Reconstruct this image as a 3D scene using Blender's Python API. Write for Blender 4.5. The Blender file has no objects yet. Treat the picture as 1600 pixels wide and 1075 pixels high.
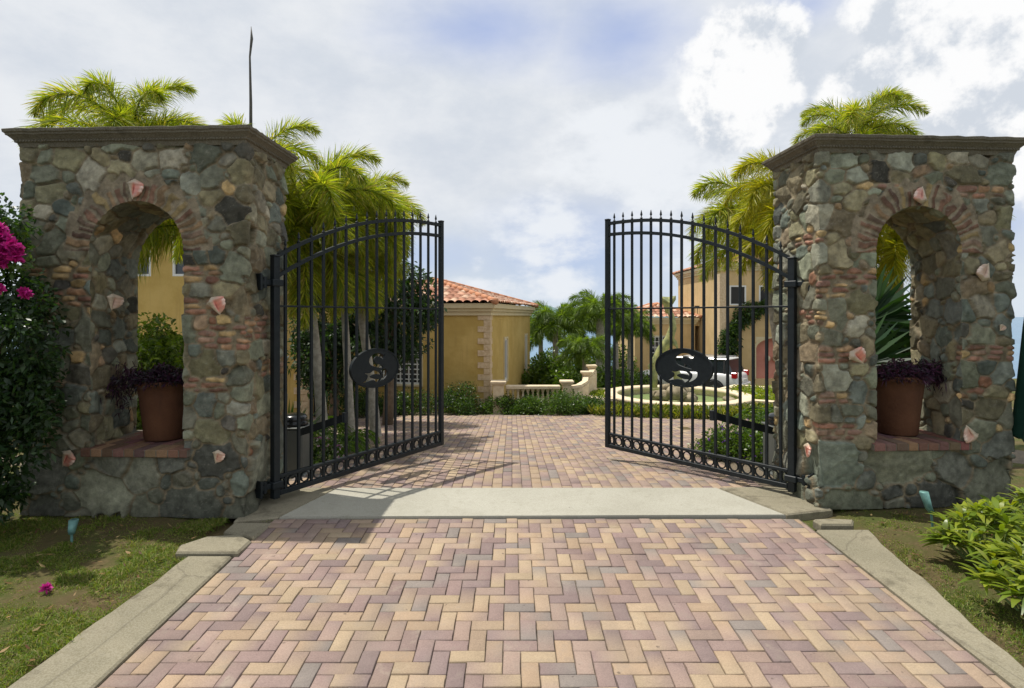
import bpy, math, random
import numpy as np
from mathutils import Vector, Matrix
R = math.radians
random.seed(7)
rng = np.random.default_rng(7)
scn = bpy.context.scene
COL = scn.collection
# ------------------------------------------------------------------ camera
cam_data = bpy.data.cameras.new('camera')
cam = bpy.data.objects.new('camera', cam_data)
COL.objects.link(cam)
cam.location = (0, 0, 1.7)
cam.rotation_euler = (R(90), 0, 0)
cam_data.sensor_width = 36
cam_data.lens = 20.0
cam_data.shift_y = -0.0272
cam_data.clip_start = 0.05
cam_data.clip_end = 60000
scn.camera = cam
EYE, HZ, F = 1.7, 494.0, 889.0
def at(px, py, d):
    return Vector(((px-800)*d/F, d, EYE-(py-HZ)*d/F))
# ------------------------------------------------------------------ sun
SHX, SHY = 0.32, -0.12          # how far a shadow falls per metre of height
sun_dir = Vector((-SHX, -SHY, 1)).normalized()
sd = bpy.data.lights.new('sun', 'SUN')
sun = bpy.data.objects.new('sun', sd)
COL.objects.link(sun)
sd.energy = 4.8
sd.angle = R(0.53)
sd.color = (1.0, 0.95, 0.86)
sun.rotation_euler = sun_dir.to_track_quat('Z', 'Y').to_euler()
sun.location = (-5, 4, 20)
# ------------------------------------------------------------------ world
world = bpy.data.worlds.new('World')
scn.world = world
world.use_nodes = True
WT = world.node_tree
for n in list(WT.nodes): WT.nodes.remove(n)
def nd(t, kind, **kw):
    n = t.nodes.new(kind)
    for k, v in kw.items():
        if k == 'inp':
            for a, b in v.items(): n.inputs[a].default_value = b
        else: setattr(n, k, v)
    return n
def mth(t, op, a, b=None, clamp=False, c=None):
    n = t.nodes.new('ShaderNodeMath'); n.operation = op; n.use_clamp = clamp
    for i, v in enumerate((a, b, c)):
        if v is None: continue
        if isinstance(v, (int, float)): n.inputs[i].default_value = v
        else: t.links.new(v, n.inputs[i])
    return n.outputs[0]
def sstep(t, lo, hi, x):
    n = t.nodes.new('ShaderNodeMapRange'); n.interpolation_type = 'SMOOTHSTEP'
    n.inputs['From Min'].default_value = lo; n.inputs['From Max'].default_value = hi
    t.links.new(x, n.inputs['Value'])
    return n.outputs['Result']
def mixc(t, fac, a, b, bt='MIX'):
    n = t.nodes.new('ShaderNodeMix'); n.data_type = 'RGBA'; n.blend_type = bt
    for sock, v in ((n.inputs[0], fac), (n.inputs[6], a), (n.inputs[7], b)):
        if isinstance(v, (int, float)): sock.default_value = v
        elif isinstance(v, tuple): sock.default_value = v if len(v) == 4 else v+(1,)
        else: t.links.new(v, sock)
    return n.outputs[2]
STR = 0.1
out = nd(WT, 'ShaderNodeOutputWorld')
bg = nd(WT, 'ShaderNodeBackground'); bg.inputs[1].default_value = STR
sky = nd(WT, 'ShaderNodeTexSky', sky_type='NISHITA')
sky.sun_disc = False
sky.sun_elevation = math.asin(sun_dir.z)
sky.sun_rotation = math.atan2(sun_dir.x, sun_dir.y)
sky.air_density = 1.0; sky.dust_density = 0.6; sky.ozone_density = 2.0
tc = nd(WT, 'ShaderNodeTexCoord')
sep = nd(WT, 'ShaderNodeSeparateXYZ'); WT.links.new(tc.outputs['Generated'], sep.inputs[0])
az = mth(WT, 'ARCTAN2', sep.outputs[0], sep.outputs[1])
el = mth(WT, 'ARCSINE', sep.outputs[2])
def wnoise(scale, detail, rough, off=(0, 0, 0), sc=(1, 1, 1)):
    mp = nd(WT, 'ShaderNodeMapping'); WT.links.new(tc.outputs['Generated'], mp.inputs[0])
    mp.inputs['Location'].default_value = off; mp.inputs['Scale'].default_value = sc
    n = nd(WT, 'ShaderNodeTexNoise', inp={'Scale': scale, 'Detail': detail, 'Roughness': rough})
    WT.links.new(mp.outputs[0], n.inputs['Vector'])
    return n.outputs[0]
def azel(px, py):
    a = math.atan((px-800)/F)
    return a, math.atan((HZ-py)/math.hypot(F, px-800))
def blob(px, py, rx, ry):
    a0, e0 = azel(px, py)
    sx, sy = rx/F*math.cos(a0)**2, ry/F*math.cos(a0)
    dx = mth(WT, 'DIVIDE', mth(WT, 'SUBTRACT', az, a0), sx)
    dy = mth(WT, 'DIVIDE', mth(WT, 'SUBTRACT', el, e0), sy)
    q = mth(WT, 'SQRT', mth(WT, 'ADD', mth(WT, 'MULTIPLY', dx, dx), mth(WT, 'MULTIPLY', dy, dy)))
    return mth(WT, 'SUBTRACT', 1.0, q)
def union(lst):
    r = lst[0]
    for b in lst[1:]: r = mth(WT, 'MAXIMUM', r, b)
    return r
def W(c): return tuple(v/STR for v in c)+(1,)
# thin high veil that covers most of the sky, thinner in a few blue windows
n1 = wnoise(1.7, 6, 0.58, (0.3, 0.1, 0.2), (1, 1, 2.2))
n2 = wnoise(5.0, 7, 0.6, (2.3, 0.7, 0.2), (1, 1, 1.8))
blue = union([blob(760, 45, 200, 70), blob(985, 55, 190, 90), blob(1270, 5, 130, 60), blob(900, 400, 200, 90), blob(1580, 350, 90, 90), blob(640, 400, 170, 45)])
thin = mth(WT, 'ADD', mth(WT, 'MULTIPLY', blue, 0.62), mth(WT, 'MULTIPLY', mth(WT, 'SUBTRACT', n1, 0.5), 1.5))
thin = sstep(WT, -0.15, 0.75, thin)
veilc = mixc(WT, sstep(WT, 0.3, 0.7, n2), W((0.65, 0.70, 0.775)), W((0.82, 0.845, 0.88)))
skyc = mixc(WT, 0.78, sky.outputs[0], W((0.40, 0.51, 0.86)))
c1 = mixc(WT, mth(WT, 'SUBTRACT', 1.0, mth(WT, 'MULTIPLY', thin, 0.8)), skyc, veilc)
# paler band over the sea
c1 = mixc(WT, mth(WT, 'MULTIPLY', sstep(WT, 0.24, 0.0, el), 0.5), c1, W((0.62, 0.73, 0.84)))
# soft mid-level cloud
soft = union([blob(860, 345, 90, 66), blob(745, 420, 60, 36), blob(880, 430, 80, 40), blob(1020, 250, 190, 110), blob(1130, 300, 150, 130), blob(860, 330, 70, 40), blob(840, 400, 120, 70), blob(740, 440, 120, 40), blob(1250, 260, 170, 120), blob(960, 190, 90, 50)])
sv = mth(WT, 'ADD', soft, mth(WT, 'MULTIPLY', mth(WT, 'SUBTRACT', n2, 0.5), 3.2))
sm = mth(WT, 'MULTIPLY', sstep(WT, 0.12, 0.75, sv), 0.88)
c2 = mixc(WT, sm, c1, W((0.86, 0.89, 0.93)))
# cumulus with firm edges
cum = union([blob(1160, 110, 105, 95), blob(1215, 62, 62, 56), blob(1175, 50, 70, 40), blob(1115, 150, 62, 60), blob(1150, 190, 80, 60), blob(1455, 75, 190, 135), blob(1390, 30, 100, 60), blob(1350, 130, 80, 70), blob(1600, 80, 160, 160), blob(1540, 150, 170, 70), blob(1700, 60, 300, 260)])
n3 = wnoise(9.0, 10, 0.62, (0.9, 4.7, 1.2))
n3b = wnoise(9.0, 10, 0.62, (0.9+0.05, 4.7, 1.2-0.10))
n4 = wnoise(3.0, 5, 0.5, (5, 1, 3))
cv = mth(WT, 'ADD', cum, mth(WT, 'MULTIPLY', mth(WT, 'SUBTRACT', n3, 0.5), 1.5))
cm = sstep(WT, 0.0, 0.24, cv)
lit = mth(WT, 'ADD', mth(WT, 'MULTIPLY', mth(WT, 'SUBTRACT', n3, n3b), 5.0), 0.66)
deep = mth(WT, 'MULTIPLY', sstep(WT, 0.45, 1.3, cv), 0.16)
ea, ee = azel(1450, 175)
base = mth(WT, 'MULTIPLY', sstep(WT, 0.62, 0.95, mth(WT, 'ADD', blob(1520, 200, 300, 90), 0.4)), 0.55)
lit = mth(WT, 'SUBTRACT', mth(WT, 'SUBTRACT', lit, deep), base)
cumc = mixc(WT, sstep(WT, -0.15, 0.75, lit), W((0.64, 0.69, 0.76)), W((1.0, 1.0, 1.0)))
c3 = mixc(WT, mth(WT, 'MULTIPLY', cm, 0.94), c2, cumc)
WT.links.new(c3, bg.inputs[0]); WT.links.new(bg.outputs[0], out.inputs[0])
# ------------------------------------------------------------------ colour management
scn.view_settings.view_transform = 'Standard'
scn.view_settings.look = 'None'
scn.view_settings.exposure = 0.0
scn.view_settings.gamma = 1.0
scn.render.engine = 'CYCLES'
scn.cycles.max_bounces = 6
scn.cycles.transparent_max_bounces = 8

# ================================================================== helpers
def prop(o, label=None, cat=None, group=None, kind=None):
    if label: o['label'] = label
    if cat: o['category'] = cat
    if group: o['group'] = group
    if kind: o['kind'] = kind
    return o
def empty(name, loc, rz=0, label=None, cat=None, group=None):
    o = bpy.data.objects.new(name, None); COL.objects.link(o)
    o.location = loc; o.rotation_euler = (0, 0, rz); o.empty_display_size = 0.2
    return prop(o, label, cat, group)
def link(name, me, mat, parent=None, smooth=False):
    o = bpy.data.objects.new(name, me); COL.objects.link(o)
    if parent is not None: o.parent = parent
    if mat is not None: me.materials.append(mat)
    if smooth:
        me.polygons.foreach_set('use_smooth', np.ones(len(me.polygons), dtype=bool))
    return o
def amesh(name, V, Q, C=None, T=None):
    """fast mesh from numpy: V (n,3), Q (m,4) quads, T (k,3) triangles, C (n,3|4) vertex colour"""
    V = np.asarray(V, dtype=np.float32).reshape(-1, 3)
    Q = np.asarray(Q, dtype=np.int32).reshape(-1, 4) if Q is not None and len(Q) else np.zeros((0, 4), np.int32)
    T = np.asarray(T, dtype=np.int32).reshape(-1, 3) if T is not None and len(T) else np.zeros((0, 3), np.int32)
    me = bpy.data.meshes.new(name)
    me.vertices.add(len(V)); me.vertices.foreach_set('co', V.ravel())
    loops = np.concatenate([Q.ravel(), T.ravel()])
    me.loops.add(len(loops)); me.loops.foreach_set('vertex_index', loops)
    me.polygons.add(len(Q)+len(T))
    st = np.concatenate([np.arange(len(Q))*4, len(Q)*4+np.arange(len(T))*3]).astype(np.int32)
    me.polygons.foreach_set('loop_start', st)
    if C is not None:
        C = np.asarray(C, dtype=np.float32)
        if C.shape[1] == 3: C = np.concatenate([C, np.ones((len(C), 1), np.float32)], 1)
        a = me.color_attributes.new('tint', 'FLOAT_COLOR', 'POINT')
        a.data.foreach_set('color', C.ravel())
    me.update(calc_edges=True); me.validate()
    return me
class MB:
    """collects simple solids into one mesh"""
    def __init__(s): s.v = []; s.f = []; s.c = []; s.col = None
    def add(s, vs, fs):
        b = len(s.v); s.v += [tuple(v) for v in vs]; s.f += [tuple(b+i for i in f) for f in fs]
        if s.col is not None: s.c += [s.col]*len(vs)
    def box(s, x0, x1, y0, y1, z0, z1, bev=0.0, M=None):
        if bev <= 0:
            vs = [(x, y, z) for x in (x0, x1) for y in (y0, y1) for z in (z0, z1)]
            fs = [(0, 1, 3, 2), (4, 6, 7, 5), (0, 4, 5, 1), (2, 3, 7, 6), (0, 2, 6, 4), (1, 5, 7, 3)]
        else:
            b = min(bev, (x1-x0)*.45, (y1-y0)*.45, (z1-z0)*.45); vs = []; idx = {}
            for i, x in enumerate((x0, x1)):
                for j, y in enumerate((y0, y1)):
                    for k, z in enumerate((z0, z1)):
                        sx, sy, sz = (1-2*i), (1-2*j), (1-2*k)
                        for ax in range(3):
                            p = [x+sx*b, y+sy*b, z+sz*b]; p[ax] = (x, y, z)[ax]
                            idx[i, j, k, ax] = len(vs); vs.append(tuple(p))
            fs = []
            g = lambda i, j, k, a: idx[i, j, k, a]
            for q in (0, 1):
                fs.append([g(q, 0, 0, 0), g(q, 0, 1, 0), g(q, 1, 1, 0), g(q, 1, 0, 0)] if q == 0 else [g(q, 0, 0, 0), g(q, 1, 0, 0), g(q, 1, 1, 0), g(q, 0, 1, 0)])
                fs.append([g(0, q, 0, 1), g(1, q, 0, 1), g(1, q, 1, 1), g(0, q, 1, 1)] if q == 0 else [g(0, q, 0, 1), g(0, q, 1, 1), g(1, q, 1, 1), g(1, q, 0, 1)])
                fs.append([g(0, 0, q, 2), g(0, 1, q, 2), g(1, 1, q, 2), g(1, 0, q, 2)] if q == 0 else [g(0, 0, q, 2), g(1, 0, q, 2), g(1, 1, q, 2), g(0, 1, q, 2)])
            for a in (0, 1):
                for c in (0, 1):
                    fs.append([g(a, c, 0, 0), g(a, c, 1, 0), g(a, c, 1, 1), g(a, c, 0, 1)])
                    fs.append([g(a, 0, c, 0), g(a, 1, c, 0), g(a, 1, c, 2), g(a, 0, c, 2)])
                    fs.append([g(0, a, c, 1), g(1, a, c, 1), g(1, a, c, 2), g(0, a, c, 2)])
                    for d in (0, 1): fs.append([g(a, c, d, 0), g(a, c, d, 1), g(a, c, d, 2)])
        if M is not None: vs = [M @ Vector(v) for v in vs]
        s.add(vs, fs)
    def bar(s, p, q, w, h=None, up=Vector((0, 0, 1))):
        p, q = Vector(p), Vector(q); h = h or w; d = (q-p).normalized()
        sx = d.cross(up)
        if sx.length < 1e-4: sx = Vector((1, 0, 0))
        sx.normalize(); sy = sx.cross(d).normalized()
        vs = [e+sx*a*w/2+sy*b*h/2 for e in (p, q) for a, b in ((-1, -1), (1, -1), (1, 1), (-1, 1))]
        s.add(vs, [(3, 2, 1, 0), (4, 5, 6, 7), (0, 1, 5, 4), (1, 2, 6, 5), (2, 3, 7, 6), (3, 0, 4, 7)])
    def tube(s, pts, rad, n=10, cap=True):
        pts = [Vector(p) for p in pts]
        if not isinstance(rad, (list, tuple)): rad = [rad]*len(pts)
        vs = []; fs = []; prev = None
        for i, p in enumerate(pts):
            d = (pts[min(i+1, len(pts)-1)]-pts[max(i-1, 0)]).normalized()
            ref = prev if prev is not None else (Vector((0, 0, 1)) if abs(d.z) < .9 else Vector((1, 0, 0)))
            a = (ref-d*ref.dot(d)).normalized(); prev = a; b = d.cross(a)
            for k in range(n):
                t = 2*math.pi*k/n; vs.append(p+(a*math.cos(t)+b*math.sin(t))*rad[i])
        for i in range(len(pts)-1):
            for k in range(n):
                k2 = (k+1) % n; fs.append((i*n+k, i*n+k2, (i+1)*n+k2, (i+1)*n+k))
        if cap:
            fs.append(tuple(range(n))[::-1]); fs.append(tuple((len(pts)-1)*n+k for k in range(n)))
        s.add(vs, fs)
    def lathe(s, prof, cx=0, cy=0, n=24, cap=True):
        vs = []; fs = []
        for r, z in prof:
            for k in range(n):
                t = 2*math.pi*k/n; vs.append((cx+r*math.cos(t), cy+r*math.sin(t), z))
        for i in range(len(prof)-1):
            for k in range(n):
                k2 = (k+1) % n; fs.append((i*n+k, i*n+k2, (i+1)*n+k2, (i+1)*n+k))
        if cap:
            fs.append(tuple(range(n))[::-1]); fs.append(tuple((len(prof)-1)*n+k for k in range(n)))
        s.add(vs, fs)
    def ring(s, c, u, v, r0, r1, w, n=20):
        c, u, v = Vector(c), Vector(u), Vector(v); nn = u.cross(v).normalized(); vs = []; fs = []
        for k in range(n):
            t = 2*math.pi*k/n; d = u*math.cos(t)+v*math.sin(t)
            vs += [c+d*r0-nn*w/2, c+d*r1-nn*w/2, c+d*r1+nn*w/2, c+d*r0+nn*w/2]
        for k in range(n):
            a = 4*k; b = 4*((k+1) % n)
            for i in range(4): j = (i+1) % 4; fs.append((a+i, b+i, b+j, a+j))
        s.add(vs, fs)
    def build(s, name, mat, parent=None, smooth=False):
        me = bpy.data.meshes.new(name); me.from_pydata(s.v, [], s.f)
        if s.c and len(s.c) == len(s.v):
            a = me.color_attributes.new('tint', 'FLOAT_COLOR', 'POINT')
            a.data.foreach_set('color', np.array([tuple(c)+(1,) for c in s.c], dtype=np.float32).ravel())
        me.update()
        return link(name, me, mat, parent, smooth)
def copy_tree(o, parent=None):
    c = o.copy(); COL.objects.link(c)
    if parent is not None: c.parent = parent
    for ch in list(o.children): copy_tree(ch, c)
    return c
# ---- numpy value noise
def _h(ix, iy, iz, seed):
    n = (ix.astype(np.int64)*374761393+iy.astype(np.int64)*668265263+iz.astype(np.int64)*1274126177+seed*974634777) & 0xffffffff
    n = ((n ^ (n >> 13))*1274126177) & 0xffffffff
    n = n ^ (n >> 16)
    return (n & 0xffffff)/16777216.0
def vn(P, scale, seed=0):
    Q = P*scale; I = np.floor(Q).astype(np.int64); f = Q-I; f = f*f*(3-2*f); r = 0
    for dx in (0, 1):
        for dy in (0, 1):
            for dz in (0, 1):
                w = (f[:, 0] if dx else 1-f[:, 0])*(f[:, 1] if dy else 1-f[:, 1])*(f[:, 2] if dz else 1-f[:, 2])
                r = r+w*_h(I[:, 0]+dx, I[:, 1]+dy, I[:, 2]+dz, seed)
    return r
def fbm(P, scale, octv=4, seed=0):
    r = 0; a = .5; t = 0
    for o in range(octv): r = r+a*vn(P, scale*2**o, seed+o*17); t += a; a *= .5
    return r/t
def smooth01(x, a, b):
    t = np.clip((x-a)/(b-a), 0, 1); return t*t*(3-2*t)

# ================================================================== materials
def mat_new(name):
    m = bpy.data.materials.new(name); m.use_nodes = True; t = m.node_tree
    for n in list(t.nodes): t.nodes.remove(n)
    o = t.nodes.new('ShaderNodeOutputMaterial'); b = t.nodes.new('ShaderNodeBsdfPrincipled')
    t.links.new(b.outputs[0], o.inputs[0])
    return m, t, b, o
def onoise(t, scale, detail=5, rough=.6, vec=None, coord='Object'):
    n = nd(t, 'ShaderNodeTexNoise', inp={'Scale': scale, 'Detail': detail, 'Roughness': rough})
    if vec is None:
        c = t.nodes.new('ShaderNodeTexCoord'); vec = c.outputs[coord]
    t.links.new(vec, n.inputs['Vector'])
    return n.outputs[0]
def bump(t, b, h, dist=.01, strength=.6):
    n = nd(t, 'ShaderNodeBump', inp={'Strength': strength, 'Distance': dist})
    t.links.new(h, n.inputs['Height']); t.links.new(n.outputs[0], b.inputs['Normal'])
def simple(name, c1, c2=None, scale=8, rough=.6, metal=0, bmp=0, bscale=60, spec=.5, lo=.3, hi=.7):
    m, t, b, o = mat_new(name)
    if c2 is None: b.inputs['Base Color'].default_value = c1+(1,)
    else:
        n = onoise(t, scale)
        t.links.new(mixc(t, sstep(t, lo, hi, n), c1, c2), b.inputs['Base Color'])
    b.inputs['Roughness'].default_value = rough; b.inputs['Metallic'].default_value = metal
    b.inputs['Specular IOR Level'].default_value = spec
    if bmp: bump(t, b, onoise(t, bscale, 6, .65), bmp, .7)
    return m
def tinted(name, rough=.8, nscale=30, amp=.5, bmp=.004, bscale=90, spec=.35):
    """colour comes from the mesh's own tint attribute, broken up by noise"""
    m, t, b, o = mat_new(name)
    a = nd(t, 'ShaderNodeAttribute', attribute_name='tint')
    n = onoise(t, nscale, 6, .7); n2 = onoise(t, nscale*.22, 4, .6)
    f = mth(t, 'ADD', mth(t, 'MULTIPLY', n, amp), mth(t, 'MULTIPLY', n2, amp*.8))
    f = mth(t, 'ADD', f, 1-amp*.9)
    hs = nd(t, 'ShaderNodeHueSaturation'); t.links.new(a.outputs['Color'], hs.inputs['Color']); t.links.new(f, hs.inputs['Value'])
    t.links.new(hs.outputs[0], b.inputs['Base Color'])
    b.inputs['Roughness'].default_value = rough; b.inputs['Specular IOR Level'].default_value = spec
    if bmp: bump(t, b, onoise(t, bscale, 8, .7), bmp, .8)
    return m
def leafy(name, rough=.38, trans=.4, gain=1.5, spec=.5, tcol=(.9, 1.0, .25)):
    m, t, b, o = mat_new(name)
    a = nd(t, 'ShaderNodeAttribute', attribute_name='tint')
    t.links.new(a.outputs['Color'], b.inputs['Base Color'])
    b.inputs['Roughness'].default_value = rough; b.inputs['Specular IOR Level'].default_value = spec
    tr = nd(t, 'ShaderNodeBsdfTranslucent')
    tc_ = mixc(t, 1.0, a.outputs['Color'], tuple(gain*v for v in tcol), 'MULTIPLY')
    t.links.new(tc_, tr.inputs[0])
    mx = nd(t, 'ShaderNodeMixShader'); mx.inputs[0].default_value = trans
    t.links.new(b.outputs[0], mx.inputs[1]); t.links.new(tr.outputs[0], mx.inputs[2]); t.links.new(mx.outputs[0], o.inputs[0])
    return m
M = {}
def stone_mat():
    m, t, b, o = mat_new('fieldstone')
    a = nd(t, 'ShaderNodeAttribute', attribute_name='tint')
    n1_, n2_, n3_ = onoise(t, 26, 8, .72), onoise(t, 95, 6, .75), onoise(t, 9, 5, .6)
    f = mth(t, 'ADD', mth(t, 'MULTIPLY', n1_, .8), mth(t, 'ADD', mth(t, 'MULTIPLY', n2_, .8), -.0))
    f = mth(t, 'ADD', f, .22); h_ = 0
    hs = nd(t, 'ShaderNodeHueSaturation'); t.links.new(a.outputs['Color'], hs.inputs['Color']); t.links.new(f, hs.inputs['Value']); hs.inputs['Saturation'].default_value = .86
    c = mixc(t, mth(t, 'MULTIPLY', sstep(t, .60, .78, n3_), .5), hs.outputs[0], (.20, .185, .14))
    c = mixc(t, mth(t, 'MULTIPLY', sstep(t, .60, .72, n2_), .45), c, (.035, .033, .028))
    t.links.new(c, b.inputs['Base Color']); b.inputs['Roughness'].default_value = .88; b.inputs['Specular IOR Level'].default_value = .25
    bump(t, b, mth(t, 'ADD', n1_, mth(t, 'MULTIPLY', n2_, .6)), .014, .9)
    return m
M['stone'] = stone_mat()
def paver_mat():
    m, t, b, o = mat_new('clay_paver')
    a = nd(t, 'ShaderNodeAttribute', attribute_name='tint')
    big, mid, fine_ = onoise(t, .9, 5, .6), onoise(t, 7, 6, .7), onoise(t, 130, 5, .75)
    f = mth(t, 'ADD', mth(t, 'MULTIPLY', big, .34), mth(t, 'ADD', mth(t, 'MULTIPLY', mid, .42), mth(t, 'MULTIPLY', fine_, 1.0)))
    f = mth(t, 'ADD', f, .08)
    hs = nd(t, 'ShaderNodeHueSaturation'); t.links.new(a.outputs['Color'], hs.inputs['Color']); t.links.new(f, hs.inputs['Value'])
    hs.inputs['Saturation'].default_value = .92
    tcx = t.nodes.new('ShaderNodeTexCoord'); mp = nd(t, 'ShaderNodeMapping'); mp.inputs['Scale'].default_value = (1.3, .16, 1); t.links.new(tcx.outputs['Object'], mp.inputs[0])
    track = onoise(t, 1.5, 5, .62, vec=mp.outputs[0])
    c = mixc(t, mth(t, 'MULTIPLY', sstep(t, .50, .66, track), .26), hs.outputs[0], (.17, .145, .125))
    c = mixc(t, mth(t, 'MULTIPLY', sstep(t, .52, .72, mid), .48), c, (.24, .20, .165))
    spots = onoise(t, 21, 2, .4)
    c = mixc(t, mth(t, 'MULTIPLY', sstep(t, .74, .78, spots), .6), c, (.07, .055, .045))
    c = mixc(t, mth(t, 'MULTIPLY', sstep(t, .58, .72, onoise(t, 3.1, 7, .7)), .30), c, (.44, .38, .29))
    t.links.new(c, b.inputs['Base Color']); b.inputs['Roughness'].default_value = .92; b.inputs['Specular IOR Level'].default_value = .2
    bump(t, b, mth(t, 'ADD', fine_, mth(t, 'MULTIPLY', mid, 1.5)), .0035, .8)
    return m
M['paver'] = paver_mat()
M['tile'] = tinted('roof_tile', .8, 12, .4, .003, 60, .3)
M['leaf'] = leafy('leaf'); M['palm'] = leafy('palm_leaf', .48, .45, 2.1, .35, (.95, 1.0, .22))
M['grass'] = leafy('grass_blade', .6, .35, 1.6, .3)
M['petal'] = leafy('petal', .6, .3, 1.0, .3, (1, .5, 1))
M['tintplain'] = tinted('painted', .6, 20, .2, .001, 80)
M['shell'] = tinted('shell', .35, 25, .45, .001, 60, .6)
M['iron'] = simple('black_iron', (.008, .012, .015), (.013, .018, .021), 20, .45, 0, .0006, 200, .3)
M['steel'] = simple('grey_housing', (.10, .11, .10), (.13, .14, .13), 5, .45, .2)
M['blackplastic'] = simple('black_plastic', (.012, .014, .016), None, rough=.22)
M['stucco'] = simple('ochre_stucco', (.47, .31, .10), (.56, .385, .135), 1.1, .9, 0, .004, 120, .2)
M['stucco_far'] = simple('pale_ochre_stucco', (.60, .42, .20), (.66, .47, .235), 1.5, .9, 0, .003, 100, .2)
M['cream'] = simple('cream_cornice', (.60, .50, .30), (.66, .56, .36), 3, .8, 0, .002, 90, .3)
M['quoin'] = simple('coral_stone', (.55, .40, .24), (.68, .54, .36), 14, .9, 0, .004, 90, .2)
M['coral'] = simple('cast_stone', (.60, .48, .32), (.72, .61, .44), 9, .85, 0, .003, 90, .2)
M['pink'] = simple('pink_plaster', (.55, .22, .17), (.62, .28, .21), 3, .9, 0, .002, 80, .2)
M['white'] = simple('white_paint', (.72, .72, .68), None, rough=.45)
def stucco(name, a, b2, c2):
    m, t, b, o = mat_new(name); tcx = t.nodes.new('ShaderNodeTexCoord'); mp = nd(t, 'ShaderNodeMapping'); mp.inputs['Scale'].default_value = (3.0, 3.0, .22); t.links.new(tcx.outputs['Object'], mp.inputs[0])
    st = onoise(t, 2.2, 7, .68, vec=mp.outputs[0]); bl = onoise(t, 1.1, 6, .66)
    c = mixc(t, sstep(t, .35, .65, bl), a, b2); c = mixc(t, mth(t, 'MULTIPLY', sstep(t, .50, .74, st), .55), c, c2)
    c = mixc(t, mth(t, 'MULTIPLY', sstep(t, .60, .70, onoise(t, 4.3, 8, .75)), .25), c, tuple(v*1.25 for v in b2))
    t.links.new(c, b.inputs['Base Color']); b.inputs['Roughness'].default_value = .92; b.inputs['Specular IOR Level'].default_value = .2
    bump(t, b, mth(t, 'ADD', onoise(t, 60, 6, .7), onoise(t, 9, 4, .6)), .008, .8); return m
M['stucco'] = stucco('ochre_stucco', (.50, .345, .105), (.60, .43, .15), (.38, .26, .095))
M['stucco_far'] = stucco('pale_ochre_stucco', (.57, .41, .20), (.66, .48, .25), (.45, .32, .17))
M['terra'] = stucco('terracotta', (.095, .042, .024), (.15, .068, .036), (.055, .03, .022))
M['glass'] = simple('dark_glass', (.015, .02, .025), None, rough=.08, spec=.8)
M['shade'] = simple('dark_screen', (.02, .018, .016), None, rough=.6)
M['soil'] = simple('soil', (.035, .022, .014), (.06, .04, .025), 20, .95, 0, .01, 40)
M['teal'] = simple('verdigris', (.10, .22, .21), (.16, .32, .29), 30, .55, .3)
M['bark'] = simple('palm_bark', (.24, .22, .18), (.40, .37, .30), 14, .9, 0, .006, 30)
M['bark2'] = simple('brown_bark', (.12, .085, .055), (.19, .14, .09), 16, .9, 0, .006, 30)
M['shaft'] = simple('crownshaft', (.16, .24, .08), (.24, .32, .12), 6, .4)
M['dead'] = simple('spear_brown', (.06, .055, .045), (.10, .09, .07), 20, .7)
M['bronze'] = simple('bronze', (.19, .22, .10), (.42, .42, .16), 7, .5, .15, .004, 40)
M['rock'] = simple('rock', (.16, .13, .08), (.36, .30, .2), 5, .9, 0, .02, 18)
M['carwhite'] = simple('car_paint', (.72, .72, .71), None, rough=.18, spec=.6)
M['rubber'] = simple('rubber', (.02, .02, .02), None, rough=.8)
M['chrome'] = simple('rim', (.45, .45, .45), None, rough=.3, metal=.8)
M['red'] = simple('red_lens', (.45, .01, .015), None, rough=.15)
M['canvas'] = simple('green_canvas', (.005, .045, .03), (.008, .06, .04), 20, .85)
M['sea'] = simple('sea_water', (.03, .12, .22), (.05, .17, .28), .02, .25)
M['hill'] = simple('hazy_hill', (.10, .17, .17), (.13, .20, .20), .01, .95)  # distance haze painted into the colour: bluish instead of dark green
m, t, b, o = mat_new('pool_water'); b.inputs['Base Color'].default_value = (.22, .30, .12, 1); b.inputs['Roughness'].default_value = .08
bump(t, b, onoise(t, 9, 3), .02, .3); M['pool'] = m
# concrete slab with blotches
def concrete(name, a, b_, c):
    m, t, b, o = mat_new(name)
    n = onoise(t, 1.3, 6, .65); n2 = onoise(t, 9, 8, .75); n3 = onoise(t, 120, 3, .6)
    col = mixc(t, sstep(t, .35, .65, n), a, b_)
    col = mixc(t, mth(t, 'MULTIPLY', sstep(t, .52, .75, n2), .7), col, c)
    col = mixc(t, .08, col, mixc(t, sstep(t, .4, .6, n3), (.1, .1, .09), (.8, .78, .7)), 'MIX')
    t.links.new(col, b.inputs['Base Color']); b.inputs['Roughness'].default_value = .88; b.inputs['Specular IOR Level'].default_value = .25
    rust = onoise(t, 2.6, 8, .75); col2 = mixc(t, mth(t, 'MULTIPLY', sstep(t, .50, .68, rust), .12 if 'slab' in name else .6), col, tuple(v*.55 for v in c))
    col2 = mixc(t, mth(t, 'MULTIPLY', sstep(t, .74, .80, onoise(t, 13, 3, .5)), .5), col2, (.05, .045, .035))
    vor = nd(t, 'ShaderNodeTexVoronoi', feature='DISTANCE_TO_EDGE', inp={'Scale': .75}); tcx = t.nodes.new('ShaderNodeTexCoord'); wv = mixc(t, .10, tcx.outputs['Object'], nd(t, 'ShaderNodeTexNoise', inp={'Scale': 5.0, 'Detail': 6.0}).outputs[1]); t.links.new(wv, vor.inputs['Vector'])
    crk = sstep(t, .006, .0015, vor.outputs[0]); crk = mth(t, 'MULTIPLY', crk, 0.0 if 'slab' in name else 0.5); col2 = mixc(t, mth(t, 'MULTIPLY', crk, .65), col2, (.07, .06, .045))
    t.links.new(col2, b.inputs['Base Color'])
    h = mth(t, 'ADD', n3, mth(t, 'MULTIPLY', n2, 2)); bump(t, b, h, .0016, .5)
    return m
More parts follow.
